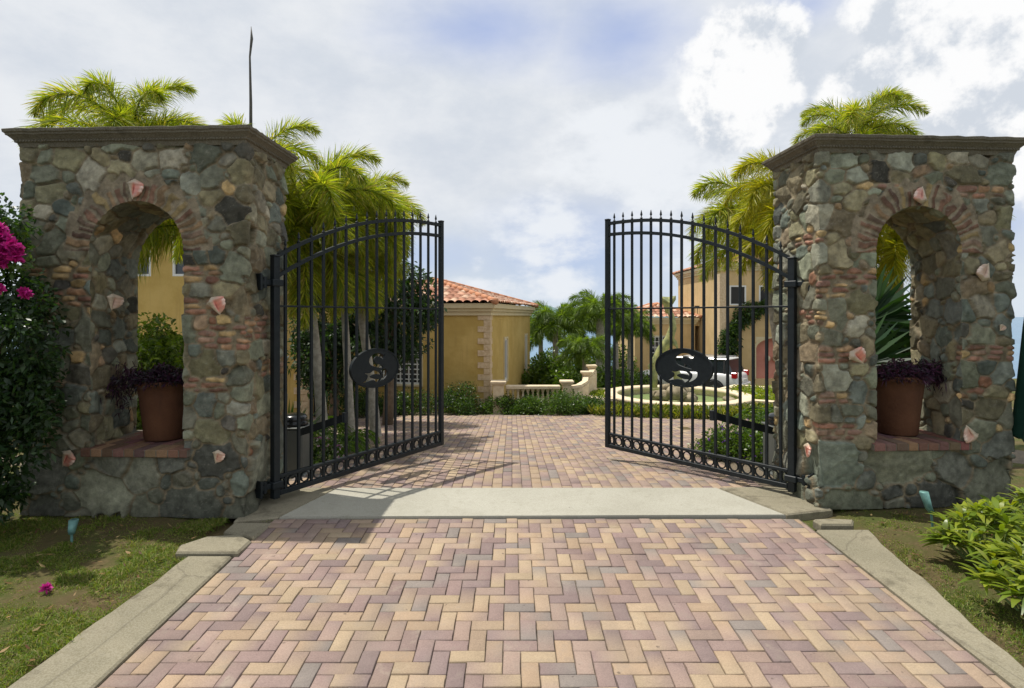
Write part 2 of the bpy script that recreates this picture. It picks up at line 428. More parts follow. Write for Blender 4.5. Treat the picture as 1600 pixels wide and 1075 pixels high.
M['slab'] = concrete('slab_concrete', (.31, .295, .24), (.37, .355, .295), (.25, .235, .18))
M['kerb'] = concrete('kerb_concrete', (.18, .16, .105), (.25, .22, .15), (.11, .095, .062))
M['cap'] = concrete('cap_concrete', (.10, .085, .055), (.15, .13, .09), (.06, .052, .036))
# lawn earth
m, t, b, o = mat_new('lawn_earth')
n = onoise(t, 1.6, 6, .65); n2 = onoise(t, 14, 8, .75)
col = mixc(t, sstep(t, .40, .62, n), (.11, .085, .042), (.075, .09, .025))
col = mixc(t, sstep(t, .5, .75, n2), col, (.20, .14, .08))
t.links.new(col, b.inputs['Base Color']); b.inputs['Roughness'].default_value = 1; b.inputs['Specular IOR Level'].default_value = .1
bump(t, b, n2, .03, .9); M['earth'] = m
m, t, b, o = mat_new('joint_sand'); n2 = onoise(t, 60, 6, .7)
t.links.new(mixc(t, sstep(t, .4, .65, n2), (.10, .08, .055), (.20, .16, .11)), b.inputs['Base Color']); b.inputs['Roughness'].default_value = 1; M['sand'] = m

def gz(y):
    """ground height along the drive: level to the gate, then falling away"""
    y = np.asarray(y, dtype=float)
    t = np.clip(y-5.6, 0, None)
    z = -.085*np.where(t < 1.0, t*t/2, t-.5)
    z = np.where(y > 21, -.085*14.9-(y-21)*.06, z)
    z = z-np.where(y > 34, ((y-34)/60.0).clip(0, 1)**2*(3-2*((y-34)/60.0).clip(0, 1))*24, 0)
    return z-.0416*np.clip(4.65-y, 0, 4.65)
def gzf(y): return float(gz(y))
# ================================================================== ground
def terrain():
    xs = np.concatenate([np.linspace(-60, -14, 24), np.linspace(-12, 12, 97), np.linspace(14, 60, 24)])
    ys = np.concatenate([np.linspace(-12, 0, 13), np.linspace(.25, 8, 32), np.linspace(8.5, 40, 64), np.linspace(42, 110, 35)])
    X, Y = np.meshgrid(xs, ys); Z = gz(Y)-.012
    P = np.stack([X.ravel(), Y.ravel(), np.zeros(X.size)], 1)
    lawn = (fbm(P, 2.2, 4, 5)-.5)*.05
    onlawn = ((P[:, 0] < -2.5) | (P[:, 0] > 2.9)).astype(float)
    Z = Z.ravel()+lawn*onlawn-.045*(1-onlawn)
    nx = len(xs); i = np.arange(len(ys)-1)[:, None]*nx+np.arange(nx-1)[None, :]
    Q = np.stack([i, i+1, i+1+nx, i+nx], -1).reshape(-1, 4)
    o = link('ground', amesh('ground', np.stack([P[:, 0], P[:, 1], Z], 1), Q), M['earth'], smooth=True)
    prop(o, 'earth of lawn and garden beds', kind='structure')
terrain()
sb = MB(); sb.lathe([(0.01, -22.5), (20000, -22.5)], 0, 0, 96, cap=False)
prop(sb.build('sea', M['sea']), 'blue sea beyond the garden', kind='structure')
# a far island ridge on the horizon
def island():
    n = 80; V = []; Q = []
    for i in range(n):
        t = i/(n-1); x = -2600+5600*t
        h = (170*math.exp(-((t-.52)/.11)**2)+110*math.exp(-((t-.3)/.14)**2)+90*math.exp(-((t-.78)/.1)**2)+12*math.sin(t*37)+8*math.sin(t*83))*math.sin(math.pi*t)**.5
        h = max(h, 0)-24
        V += [(x, 7200, -24), (x, 7600, h*.7), (x, 8000, h), (x, 8600, -24)]
    for i in range(n-1):
        for k in range(3): a = 4*i+k; Q.append((a, a+4, a+5, a+1))
    prop(link('hills', amesh('hills', V, Q), M['hill'], smooth=True), 'far island ridge on the sea horizon', kind='structure')
island()

PAL = [(.40, .28, .175), (.42, .315, .195), (.38, .275, .185), (.35, .245, .195), (.28, .195, .175), (.235, .17, .165), (.32, .23, .185), (.235, .205, .185), (.41, .30, .19), (.27, .185, .17)]
def pavers(name, label, bricks):
    """bricks: list of (x0,x1,y0,y1); bevelled blocks laid on the ground profile"""
    B = np.array(bricks); n = len(B); g = .0020
    x0, x1, y0, y1 = B[:, 0]+g, B[:, 1]-g, B[:, 2]+g, B[:, 3]-g
    dz = rng.uniform(-.003, .003, n); rot = rng.normal(0, .006, n); tx = rng.normal(0, .006, n); ty = rng.normal(0, .006, n)
    cx, cy = (x0+x1)/2, (y0+y1)/2; hx, hy = (x1-x0)/2, (y1-y0)/2
    # rings: skirt, shoulder, top; a mid row across the long side so that the colour can run
    V = []; C = []
    bev = .0035
    base = np.array(PAL)[rng.integers(0, len(PAL), n)]; other = np.array(PAL)[rng.integers(0, len(PAL), n)]
    keep = rng.random(n) < .45; other[keep] = base[keep]
    gain = rng.uniform(.90, 1.10, n)[:, None]
    mean_ = np.array(PAL).mean(0); base = base*.86+mean_*.14; other = other*.86+mean_*.14; base = base*gain*.92; other = other*gain*.92
    for lvl, (ins, z) in enumerate(((0, -.035), (0, -bev*.8), (bev, 0))):
        for sx, sy in ((-1, -1), (0, -1), (1, -1), (1, 0), (1, 1), (0, 1), (-1, 1), (-1, 0)):
            px = sx*(hx-ins); py = sy*(hy-ins)
            X = cx+px-rot*py; Y = cy+py+rot*px
            V.append(np.stack([X, Y, gz(Y)+z+dz+tx*px+ty*py], 1))
            long = np.where(hx > hy, sx, sy)[:, None]
            c = base*(1-long)/2+other*(1+long)/2
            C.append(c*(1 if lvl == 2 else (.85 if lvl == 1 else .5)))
    V = np.stack(V, 1); C = np.stack(C, 1)   # n,24,3
    off = (np.arange(n)*24)[:, None, None]
    q = []
    for l in (0, 1):
        for k in range(8): k2 = (k+1) % 8; q.append((l*8+k, l*8+k2, l*8+8+k2, l*8+8+k))
    q += [(16, 17, 21, 22), (17, 18, 20, 21)]
    q2 = [(16, 17, 21, 22), (17, 18, 20, 21)]
    Q = (np.array(q)[None]+off).reshape(-1, 4)
    # side verts 7 (left mid) and 3 (right mid) at the top: close the thin slivers
    T = (np.array([(16, 22, 23), (18, 19, 20)])[None]+off).reshape(-1, 3)
    o = link(name, amesh(name, V.reshape(-1, 3), Q, C.reshape(-1, 3), T), M['paver'])
    prop(o, label, kind='structure')
    return o
def clip(bl, x0, x1, y0, y1):
    r = []
    for a, b, c, d in bl:
        a, b, c, d = max(a, x0), min(b, x1), max(c, y0), min(d, y1)
        if b-a > .018 and d-c > .018: r.append((a, b, c, d))
    return r
def hb(x0, x1, y0, y1, w=.1):
    """exact 90-degree herringbone: occupancy built cell by cell"""
    r = []
    ni = int(math.ceil((x1-x0)/w))+2; nj = int(math.ceil((y1-y0)/w))+2
    for j in range(-2, nj):
        for i in range(-2, ni):
            m_ = (i+j) % 4
            if m_ == 0: r.append((x0+i*w, x0+(i+2)*w, y0+j*w, y0+(j+1)*w))          # lies across
            if m_ == 2: r.append((x0+i*w, x0+(i+1)*w, y0+j*w, y0+(j+2)*w))          # runs up
    return r
XL, XR = -1.99, 2.40
EDGE_N, EDGE_F = 4.78, 5.60
pavers('driveway', 'herringbone clay paver driveway in front of the gate', clip(hb(XL, XR, -.6, 4.78, .0925), XL, XR, -.6, EDGE_N))
bd = MB()
for ya, yb in ((-.8, 0), (0, 4.65), (4.65, EDGE_N+.02)): bd.add([(x, y, gzf(y)-.012) for x, y in ((XL-.02, ya), (XR+.02, ya), (XR+.02, yb), (XL-.02, yb))], [(0, 1, 2, 3)])
prop(bd.build('driveway_bed', M['sand']), 'sand joints of the near driveway', kind='structure')
# forecourt beyond the gate: blocks laid lengthwise in running columns
def court():
    bl = []
    def inside(x, y):
        if y < EDGE_F: return False
        xl = -2.3 if y < 8.3 else -2.3-(y-8.3)*2.2
        if y > 9.6: xl = -9
        xr = 2.45 if y < 8.0 else 2.45+(y-8.0)*2.0
        if y > 10.4: xr = 14
        far = 13.25+.12*math.sin(x*.9)
        if x > 1.9: far = 13.2-.95*math.exp(-((x-4.4)/2.3)**2)
        if x > 7.5: far = 18.5
        if x < -3.5: far = 13.0+(x+3.5)*.25
        return xl < x < xr and y < far
    i = 0; x = -9
    while x < 11:
        y = EDGE_F+(-.1 if i % 2 else 0)
        while y < 18.5:
            a, b = max(y, EDGE_F), y+.2
            if inside(x+.05, (a+b)/2) and b-a > .02: bl.append((x, x+.1, a, b))
            y += .2
        i += 1; x += .1
    return bl
pavers('forecourt', 'clay paver forecourt beyond the gate', court())
cb = MB()
ys = [EDGE_F-.03]+[5.8+.4*i for i in range(33)]
for a, b_ in zip(ys[:-1], ys[1:]):
    cb.add([(-9.5, a, gzf(a)-.013), (14, a, gzf(a)-.013), (14, b_, gzf(b_)-.013), (-9.5, b_, gzf(b_)-.013)], [(0, 1, 2, 3)])
prop(cb.build('forecourt_bed', M['sand']), 'sand joints of the forecourt', kind='structure')
def slab_piece(name, pts, z, mat, label, th=.12, bev=.012, zs=None):
    """concrete piece of given outline with a worn arris"""
    n = len(pts); c = sum((Vector(p) for p in pts), Vector((0, 0)))/n
    V = []; zs = zs or [z]*n
    for p, zz in zip(pts, zs): V.append((p[0], p[1], zz-th))
    for p, zz in zip(pts, zs): V.append((p[0], p[1], zz-bev))
    for p, zz in zip(pts, zs):
        q = Vector(p); q = q+(c-q).normalized()*bev; V.append((q.x, q.y, zz))
    Fs = [tuple(2*n+i for i in range(n))]
    for l in (0, 1):
        for i in range(n): j = (i+1) % n; Fs.append((l*n+i, l*n+j, (l+1)*n+j, (l+1)*n+i))
    b = MB(); b.add(V, Fs); o = b.build(name, mat); prop(o, label, kind='structure'); return o
slab_piece('threshold', [(-1.96, 4.79), (2.33, 4.84), (2.02, 5.60), (-1.72, 5.595)], .012, M['slab'], 'pale concrete threshold slab under the gate')
slab_piece('threshold_side', [(-2.30, 4.70), (-1.97, 4.79), (-1.73, 5.60), (-2.35, 5.66)], .008, M['kerb'], 'worn concrete beside the left pillar foot')
slab_piece('threshold_side', [(2.04, 5.60), (2.345, 4.845), (2.80, 4.97), (2.90, 5.66)], .014, M['kerb'], 'worn concrete beside the right pillar foot')
def kerb(name, xa, xb, y0, y1, label, jit):
    ys = [y0+(y1-y0)*i/40 for i in range(41)]; V = []; Fs = []
    for y in ys:
        e = jit*math.sin(y*7.3)+jit*.7*math.sin(y*17.1+1)
        ia, ib = xa, xb
        if xa < 0: ia = xa+e-max(0, 4.07-y)*.075+.05
        else: ib = xb+e-max(0, 4.6-y)*.15
        V += [(a_, y, b_+gzf(y)) for a_, b_ in ((ia, -.12), (ia, .006), (ia+.012, .016), (ib-.012, .016), (ib, .006), (ib, -.12))]
    for i in range(40):
        for k in range(5): a = 6*i+k; Fs.append((a, a+1, a+7, a+6))
    Fs += [(0, 5, 4, 3, 2, 1), tuple(240+k for k in range(6))]
    b = MB(); b.add(V, Fs); o = b.build(name, M['kerb']); prop(o, label, kind='structure')
kerb('kerb', -2.36, -1.996, -.6, 4.05, 'concrete strip along the left of the driveway', .008)
kerb('kerb', 2.407, 2.83, -.6, 4.50, 'concrete strip along the right of the driveway', .010)
# cracked pieces at the ends of the kerbs
rk = random.Random(3)
def flag(pts, z, label):
    o = slab_piece('broken_slab', pts, z, M['kerb'], None, .07, .015, [z+rk.uniform(-.012, .012) for _ in pts]); o.pop('kind', None)
    return prop(o, label, 'broken slab', 'broken concrete pieces at the kerb ends')
flag([(-2.42, 4.09), (-1.96, 4.07), (-1.97, 4.30), (-2.10, 4.40), (-2.34, 4.36), (-2.47, 4.22)], .012, 'largest rounded broken concrete piece at the end of the left kerb')
flag([(-2.10, 4.42), (-1.965, 4.33), (-1.965, 4.66), (-2.04, 4.67), (-2.26, 4.62), (-2.27, 4.48)], .012, 'angular broken concrete piece between left kerb and left pillar')
flag([(2.47, 4.55), (2.74, 4.57), (2.80, 4.66), (2.62, 4.73), (2.47, 4.67)], .03, 'tilted flat stone at the end of the right kerb')

# ================================================================== stone pillars
ROCKS = [((.150, .160, .130), 5), ((.115, .140, .135), 4), ((.165, .185, .145), 4), ((.155, .142, .088), 4.5), ((.20, .178, .108), 4), ((.23, .155, .095), 1.6), ((.42, .28, .10), 3.0), ((.44, .30, .13), .8), ((.27, .12, .06), 1.2), ((.075, .075, .07), 2.2), ((.26, .25, .20), 2.4), ((.20, .22, .19), 3), ((.175, .14, .09), 2), ((.30, .20, .10), 1.2)]
BRK = [(.22, .10, .065), (.27, .12, .075), (.20, .10, .075), (.32, .18, .09), (.38, .25, .10), (.22, .13, .095)]
def make_pillar(name, loc, rz, W_, D_, H_, op, vis_side, seed, patches, shells, label):
    rg = np.random.default_rng(seed); rr = random.Random(seed)
    root = empty(name, loc, rz, label, 'gate pillar', 'stone gate pillars')
    # ---- seeds over the surface
    faces = [((0, 0), (1, 0), W_), ((W_, 0), (0, 1), D_), ((W_, D_), (-1, 0), W_), ((0, D_), (0, -1), D_)]
    S = []
    def put(fi, u, z, a, b, shear, col, tex=1.0):
        (ox, oy), (dx, dy), L = faces[fi]
        S.append((ox+dx*u, oy+dy*u, z, a, b, shear, col, tex))
    for fi, u0, u1, z0, z1 in patches:
        z = z0; row = 0
        while z < z1:
            h = rr.uniform(.021, .031); z += h; u = u0+rr.uniform(-.08, .03)
            while u < u1:
                a = rr.uniform(.06, .105)
                put(fi, min(u+a, faces[fi][2]), z+rr.uniform(-.004, .004), a, h*.97, 0, rr.choice(BRK)); u += 2*a
            z += h; row += 1
    nb = len(S)
    sizes = [(.22, .26, 0, .42, 60), (.13, .18, 0, .55, 240), (.095, .125, 0, 3.3, 420), (.07, .10, 0, 3.3, 5200), (.05, .075, 0, 3.3, 6000), (.03, .045, 0, 3.3, 4000)]
    tot = sum(f[2] for f in faces)
    for lo, hi, za, zb, tries in sizes:
        A = np.array([s[:5] for s in S]) if S else np.zeros((0, 5)); 
        for _ in range(tries):
            u = rr.uniform(0, tot); fi = 0
            while u > faces[fi][2]: u -= faces[fi][2]; fi += 1
            z = rr.uniform(za-.02, zb); r = rr.uniform(lo, hi); asp = rr.uniform(1.0, 1.65)
            if rr.random() < .12: asp = .7
            a, b = r*asp**.5, r/asp**.5
            (ox, oy), (dx, dy), L = faces[fi]; x, y = ox+dx*u, oy+dy*u
            if len(A):
                q = np.sqrt(((A[:, 0]-x)**2+(A[:, 1]-y)**2)/(A[:, 3]+a)**2+(A[:, 2]-z)**2/(A[:, 4]+b)**2)
                if q.min() < .86: continue
            k = rr.uniform(0, sum(w for _, w in ROCKS)); ci = 0
            while k > ROCKS[ci][1]: k -= ROCKS[ci][1]; ci += 1
            c = ROCKS[ci][0]
            if z < .5 or r > .13: c = rr.choice([ROCKS[0][0], ROCKS[1][0], ROCKS[2][0], (.11, .125, .12), (.14, .15, .135)])
            if (c[0] > .225 and c[2] < .14) and r > .072: c = ROCKS[rr.choice((0, 1, 2, 3, 4))][0]
            S.append((x, y, z, a, b, rr.uniform(-.45, .45), c, 1.0))
            A = np.vstack([A, [x, y, z, a, b]])
    P0 = np.array([s[:3] for s in S]); AB = np.array([s[3:5] for s in S]); SH = np.array([s[5] for s in S])
    isb = np.arange(len(S)) < nb
    CO = np.array([s[6] for s in S]); CO = CO*rg.uniform(.60, 1.35, (len(S), 1)); CO = CO*rg.uniform(.96, 1.04, (len(S), 3))
    TILT = rg.normal(0, .10, (len(S), 3)); TILT2 = rg.normal(0, .16, (len(S), 3)); TILT3 = rg.normal(0, .16, (len(S), 3)); BUL = np.where(isb, rg.uniform(.35, .8, len(S)), rg.uniform(.6, 1.35, len(S)))
    cx_, hf, spf, hb_, spb, sill = op
    AR = hf+.20
    def field(P):
        """P (n,3) -> height, colour"""
        n = len(P); H = np.zeros(n); C = np.zeros((n, 3))
        Wp = P+np.stack([(fbm(P, 9, 3, seed+k)-.5)*.022 for k in (1, 2, 3)], 1)
        order = np.argsort(P[:, 2]); 
        for ch in np.array_split(order, max(1, n//6000)):
            p = Wp[ch]; zlo, zhi = p[:, 2].min()-.5, p[:, 2].max()+.5
            sel = np.where((P0[:, 2] > zlo) & (P0[:, 2] < zhi))[0]
            d = p[:, None, :]-P0[None, sel, :]
            hd = d[:, :, 0]+d[:, :, 1]
            hz = d[:, :, 2]+SH[None, sel]*hd
            q = np.abs(d[:, :, 0])**2+np.abs(d[:, :, 1])**2
            pw = 2.6
            q = ((np.sqrt(q)/AB[None, sel, 0])**pw+(np.abs(hz)/AB[None, sel, 1])**pw)**(1/pw)
            i2 = np.argpartition(q, 1, axis=1)[:, :2]; ar = np.arange(len(ch))
            q0, q1 = q[ar, i2[:, 0]], q[ar, i2[:, 1]]
            sw = q0 > q1; a0 = np.where(sw, i2[:, 1], i2[:, 0]); f0 = np.minimum(q0, q1); f1 = np.maximum(q0, q1)
            s0 = sel[a0]; sz = AB[s0].min(axis=1)
            e = (f1-f0)*sz*.62
            mort = .0065
            prof = smooth01(e, mort*.6, mort+.008)
            dd = p-P0[s0]; tilt = (dd*TILT[s0]).sum(1)+np.minimum(0, np.minimum((dd*TILT2[s0]).sum(1)+.003, (dd*TILT3[s0]).sum(1)+.004))
            hh = prof*(.014*BUL[s0]+tilt)+(1-prof)*(-.010)
            col = CO[s0].copy()
            H[ch] = hh; C[ch] = col
            mk = smooth01(e+(vn(p, 45, seed+3)-.5)*.006, mort*.6, mort*1.5)
            C[ch] = C[ch]*mk[:, None]
            H2 = mk
            mcol = np.array((.19, .155, .105))
            C[ch] += (1-mk)[:, None]*mcol
        # brick voussoirs round the arch
        for yy, hw, sp in ((0, hf, spf), (D_, hb_, spb)):
            near = np.abs(P[:, 1]-yy) < .02
            dx = P[:, 0]-cx_; dz = P[:, 2]-sp; r = np.hypot(dx, dz)
            m_ = near & (r > hw-.03) & (r < hw+.23+.03*np.sin(dx*40)) & (dz > -.02)
            if m_.any():
                th = np.arctan2(dz[m_], dx[m_])+(vn(P[m_], 12, seed+5)-.5)*.09+.05*np.sin(np.arctan2(dz[m_], dx[m_])*5+seed); nv = 22
                k = th/math.pi*nv; ki = np.floor(k).astype(int); f = np.abs(k-ki-.5)*2
                rnd = np.random.default_rng(seed+99); tab = np.array([rnd.choice(len(BRK)) for _ in range(40)])
                half = rnd.uniform(.40, .85, 40)[ki % 40]
                lng = rnd.uniform(.13, .23, 40)[ki % 40]
                on = smooth01(half-f, 0, .10)*smooth01(lng-(r[m_]-hw), 0, .015)
                bc = np.array(BRK)[tab[ki % 40]]*rnd.uniform(.5, .85, 40)[ki % 40][:, None]*np.array((.9, 1, 1))
                C[m_] = bc*on[:, None]+(1-on)[:, None]*np.array((.20, .165, .12))
                H[m_] = .003+.009*on
        H += (fbm(P, 30, 4, seed+9)-.5)*.010+(fbm(P, 7, 2, seed+12)-.5)*.012
        st = fbm(P, 22, 4, seed+31); st2 = fbm(P, 3.0, 3, seed+44)
        C = (C*.92+.08*C.mean(1)[:, None])*np.array((1.05, 1.0, .82))*1.24*(.45+1.1*st)[:, None]*(.80+.4*st2)[:, None]
        # pale mineral flecks and veins
        vein = smooth01(np.abs(fbm(P*np.array([1, 1, 1.7]), 11, 3, seed+51)-.5), .012, .0)
        C = C*(1-.35*vein[:, None])+.35*vein[:, None]*np.array((.34, .31, .25))
        # stone colour gets darker towards the foot
        g_ = smooth01(P[:, 2], .16, 0)*.5
        C = C*(1-g_[:, None]*.6)
        return H, C
    # ---- grid round the four faces
    g = .0085
    def rows(step): return np.linspace(0, H_, int(H_/step)+1)
    zz = rows(g)
    us = []
    for i, (o_, d_, L) in enumerate(faces):
        step = g if (i == 0 or i == vis_side) else .03
        if i == 2: step = .016
        k = int(L/step)
        for j in range(k): us.append((o_[0]+d_[0]*L*j/k, o_[1]+d_[1]*L*j/k, i, j == 0))
    U = len(us); Nn = []
    fn = [(0, -1), (1, 0), (0, 1), (-1, 0)]
    for x, y, i, c in us:
        n_ = Vector(fn[i])
        if c: n_ = (n_+Vector(fn[i-1]))*.6
        Nn.append((n_.x, n_.y, 0))
    XY = np.array([(a[0], a[1]) for a in us]); N3 = np.array(Nn)
    P = np.zeros((len(zz), U, 3)); P[:, :, :2] = XY[None]; P[:, :, 2] = zz[:, None]
    P = P.reshape(-1, 3); N = np.tile(N3, (len(zz), 1))
    # snap to the opening outline
    def sdf(x, z, hw, sp):
        dx = x-cx_; up = z > sp
        d1 = np.where(up, np.hypot(dx, z-sp)-hw, np.maximum(np.abs(dx)-hw, sill-z))
        return d1
    hole = np.zeros(len(P), bool)
    for yy, hw, sp in ((0, hf, spf), (D_, hb_, spb)):
        f = np.abs(P[:, 1]-yy) < 1e-6
        d1 = sdf(P[:, 0], P[:, 2], hw, sp)
        hole |= f & (d1 < -1e-6)
        m_ = f & (np.abs(d1) < g*.75 if yy == 0 else np.abs(d1) < .016*.75)
        x, z = P[m_, 0]-cx_, P[m_, 2]
        up = z > sp; r = np.hypot(x, z-sp)+1e-9
        nx_ = np.where(up, x/r*hw, np.where(np.abs(np.abs(x)-hw) < .02, np.sign(x)*hw, x)); nz_ = np.where(up, sp+(z-sp)/r*hw, np.where(np.abs(np.abs(x)-hw) < .02, z, sill))
        P[m_, 0] = nx_+cx_; P[m_, 2] = nz_
        idx = np.where(m_)[0]; hole[idx] = False
    H, C = field(P)
    V = P+N*H[:, None]
    i = np.arange(len(zz)-1)[:, None]*U+np.arange(U)[None]; j = np.arange(len(zz)-1)[:, None]*U+((np.arange(U)+1) % U)[None]
    Q = np.stack([i, j, j+U, i+U], -1).reshape(-1, 4)
    bad = hole[Q].any(axis=1)
    cen = P[Q].mean(axis=1)
    for yy, hw, sp in ((0, hf, spf), (D_, hb_, spb)):
        bad |= (np.abs(cen[:, 1]-yy) < 1e-6) & (sdf(cen[:, 0], cen[:, 2], hw, sp) < -g*.18)
    Q = Q[~bad]
    wall = link('stonework', amesh('stonework', V, Q, C), M['stone'], root, smooth=True)
    # ---- reveal of the arch
    m1 = 150; K = int(D_/.0095)
    def outline(hw, sp):
        pts = []; Ls = (sp-sill); La = math.pi*hw; tot_ = 2*Ls+La
        n1 = 55; n2 = 60
        for k in range(n1): pts.append((cx_-hw, sill+Ls*k/n1))
        for k in range(n2): a = math.pi*(1-k/n2); pts.append((cx_+hw*math.cos(a), sp+hw*math.sin(a)))
        # finer version below
        for k in range(n1+1): pts.append((cx_+hw, sp-Ls*k/n1))
        return np.array(pts)
    def fine(a, q=3):
        r = [a[0]]
        for k in range(len(a)-1):
            for s_ in range(1, q+1): r.append(a[k]+(a[k+1]-a[k])*s_/q)
        return np.array(r)
    fa, ba = fine(outline(hf, spf)), fine(outline(hb_, spb))
    tt = np.linspace(0, 1, K+1)
    G = np.zeros((K+1, len(fa), 3))
    G[:, :, 0] = fa[None, :, 0]*(1-tt)[:, None]+ba[None, :, 0]*tt[:, None]
    G[:, :, 2] = fa[None, :, 1]*(1-tt)[:, None]+ba[None, :, 1]*tt[:, None]
    G[:, :, 1] = tt[:, None]*D_
    Gp = G.reshape(-1, 3)
    # unroll: sample the stone field on a shifted copy so that the cells follow the reveal
    cxv = Gp[:, 0]-cx_
    up = Gp[:, 2] > spf
    Un = np.stack([np.zeros(len(Gp))+np.where(cxv < 0, 0, W_), Gp[:, 1]*1.0, Gp[:, 2]], 1)
    Un[:, 2] = np.where(up, spf+np.arctan2(Gp[:, 2]-spf, np.abs(cxv))*.45, Gp[:, 2])
    h2, c2 = field(Un)
    nrm = np.stack([-np.sign(cxv)*np.where(up, np.abs(cxv)/(hf+1e-6), 1), np.zeros(len(Gp)), np.where(up, -(Gp[:, 2]-spf)/(hf), 0)], 1)
    l_ = np.linalg.norm(nrm, axis=1)+1e-6; nrm /= l_[:, None]
    fade = np.minimum(smooth01(Gp[:, 1], 0, .03), smooth01(Gp[:, 1], D_, D_-.03))
    Vr = Gp+nrm*(h2*fade)[:, None]
    # first and last rings meet the displaced faces
    e0 = Gp[:, 1] < 1e-6; Hf, Cf = field(Gp[e0]); Vr[e0, 1] -= Hf
    e1 = Gp[:, 1] > D_-1e-6; Hb, _ = field(Gp[e1]); Vr[e1, 1] += Hb
    ww = len(fa); i = np.arange(K)[:, None]*ww+np.arange(ww-1)[None]
    Q = np.stack([i, i+1, i+1+ww, i+ww], -1).reshape(-1, 4)
    link('arch_reveal', amesh('arch_reveal', Vr, Q, c2), M['stone'], root, smooth=True)
    # ---- brick sill
    sb = MB(); x = cx_-hf-.05
    while x < cx_+hf+.05:
        w_ = rr.uniform(.085, .11); a = x+.004; b = min(x+w_-.004, cx_+hf+.06); y = -.055
        while y < D_+.02:
            L_ = rr.uniform(.19, .23); e = min(y+L_-.006, D_+.03)
            ex = .0 if y > .05 else 0
            sb.col = tuple(v*rr.uniform(.6, 1.0) for v in rr.choice(BRK[:4]))
            lim = hf+(hb_-hf)*max(0, min(1, (y+e)/2/D_))
            sb.box(a, b, y, e, sill-.055, sill+.012+rr.uniform(-.004, .004), .006)
            y += L_
        x += w_
    sb.build('brick_sill', M['stone'], root)
    sb = MB(); sb.col = (.19, .165, .125); sb.box(cx_-hf-.052, cx_+hf+.062, -.048, D_+.024, sill-.05, sill+.004); sb.box(cx_-hb_+.0, cx_+hb_, .25, D_+.01, sill-.04, sill+.002)
    sb.build('sill_mortar', M['stone'], root)
    # ---- cornice
    prof = [(.005, H_-.02), (.012, H_+.0), (.018, H_+.018), (.030, H_+.020), (.032, H_+.036), (.045, H_+.05), (.062, H_+.066), (.072, H_+.072), (.075, H_+.086), (.086, H_+.094), (.089, H_+.116), (.086, H_+.120)]
    cb = MB(); cs = []
    NS = 26
    for o_, z in prof:
        ring = []
        cor = [(-o_, -o_), (W_+o_, -o_), (W_+o_, D_+o_), (-o_, D_+o_)]
        for q in range(4):
            a, b = Vector(cor[q]), Vector(cor[(q+1) % 4])
            for s_ in range(NS):
                p = a.lerp(b, s_/NS); wv = .0022*math.sin(s_*2.1+q*3+seed)+rr.uniform(-.0012, .0012)
                ring.append((p.x+wv, p.y-wv, z+(wv if z > H_ else 0)))
        cs.append(ring)
    vs = [p for r_ in cs for p in r_]; nn_ = 4*NS; fs = []
    for l in range(len(prof)-1):
        for k in range(nn_): fs.append((l*nn_+k, l*nn_+(k+1) % nn_, (l+1)*nn_+(k+1) % nn_, (l+1)*nn_+k))
    fs.append(tuple((len(prof)-1)*nn_+k for k in range(nn_)))
    cb.add(vs, fs); cb.build('cornice', M['cap'], root)
    bb = MB()
    for (ox, oy), (dx, dy), L in faces[:2]+faces[3:]:
        k = int(L/.027)
        for q in range(k+1):
            u = L*q/k; nx_, ny_ = dy, -dx
            px, py = ox+dx*u+nx_*.030, oy+dy*u+ny_*.030
            bb.box(px-.009, px+.009, py-.009, py+.009, H_+.021, H_+.038, .004)
    bb.build('bead_moulding', M['cap'], root)
    # ---- conch shells set in the mortar
    for s_ in shells: conch(root, rr, *s_)
    return root
def conch(root, rr, x, y, z, size, rz, roll, face, pinkness=1.0):
    """a pink queen conch lying against the wall: knobbed spire, flared lip and rosy mouth"""
    size *= 1.28; nT, nS = 44, 30; V = []; C = []
    for i in range(nS):
        t = i/(nS-1)
        core = .40*min(1, t/.22)**.8*max(0, 1-((t-.22)/.80))**.85 if t > .22 else .40*(t/.22)**.8*(1+.10*math.sin(t*80))
        core = max(core, .006)
        for k in range(nT):
            a = 2*math.pi*k/nT
            wl = math.exp(-((a-.45)/.42)**2)+math.exp(-((a-.45-2*math.pi)/.42)**2)
            lip = wl*max(0, math.sin(math.pi*min(max((t-.06)/.86, 0), 1)))**.45
            kn = 1+.30*max(0, math.cos(a*6+.6))**2*math.exp(-((t-.24)/.05)**2)
            rad = core*kn+lip*.50*(1+.05*math.sin(t*34))
            mouth = math.exp(-((a-1.25)/.38)**2)*math.sin(math.pi*min(max((t-.14)/.78, 0), 1))
            rad = max(rad*(1-.62*mouth), .008)
            V.append((rad*math.cos(a), -rad*math.sin(a)*.60, .60-1.28*t))
            pk = min(1, mouth*1.5+lip*.9*(1 if a < 2.2 else .2))*pinkness
            c = Vector((.50, .41, .30)).lerp(Vector((.70, .22, .17)), pk)
            if lip > .86: c = c.lerp(Vector((.85, .70, .60)), .75)
            c = c*(.94+.06*math.sin(t*31+a*2))*(1-.7*max(0, mouth-.6)*2)
            C.append(tuple(c))
    V = np.array(V)*size; Q = []
    for i in range(nS-1):
        for k in range(nT): k2 = (k+1) % nT; Q.append((i*nT+k, i*nT+k2, (i+1)*nT+k2, (i+1)*nT+k))
    o = link('conch_shell', amesh('conch_shell', V, Q, C), M['shell'], root, smooth=True)
    yaw = {0: 0, 1: R(90), 3: R(-90), 4: R(60), 5: R(-60)}[face]
    o.matrix_local = Matrix.Translation((x, y, z)) @ Matrix.Rotation(yaw+rz, 4, 'Z') @ Matrix.Rotation(roll, 4, 'Y')
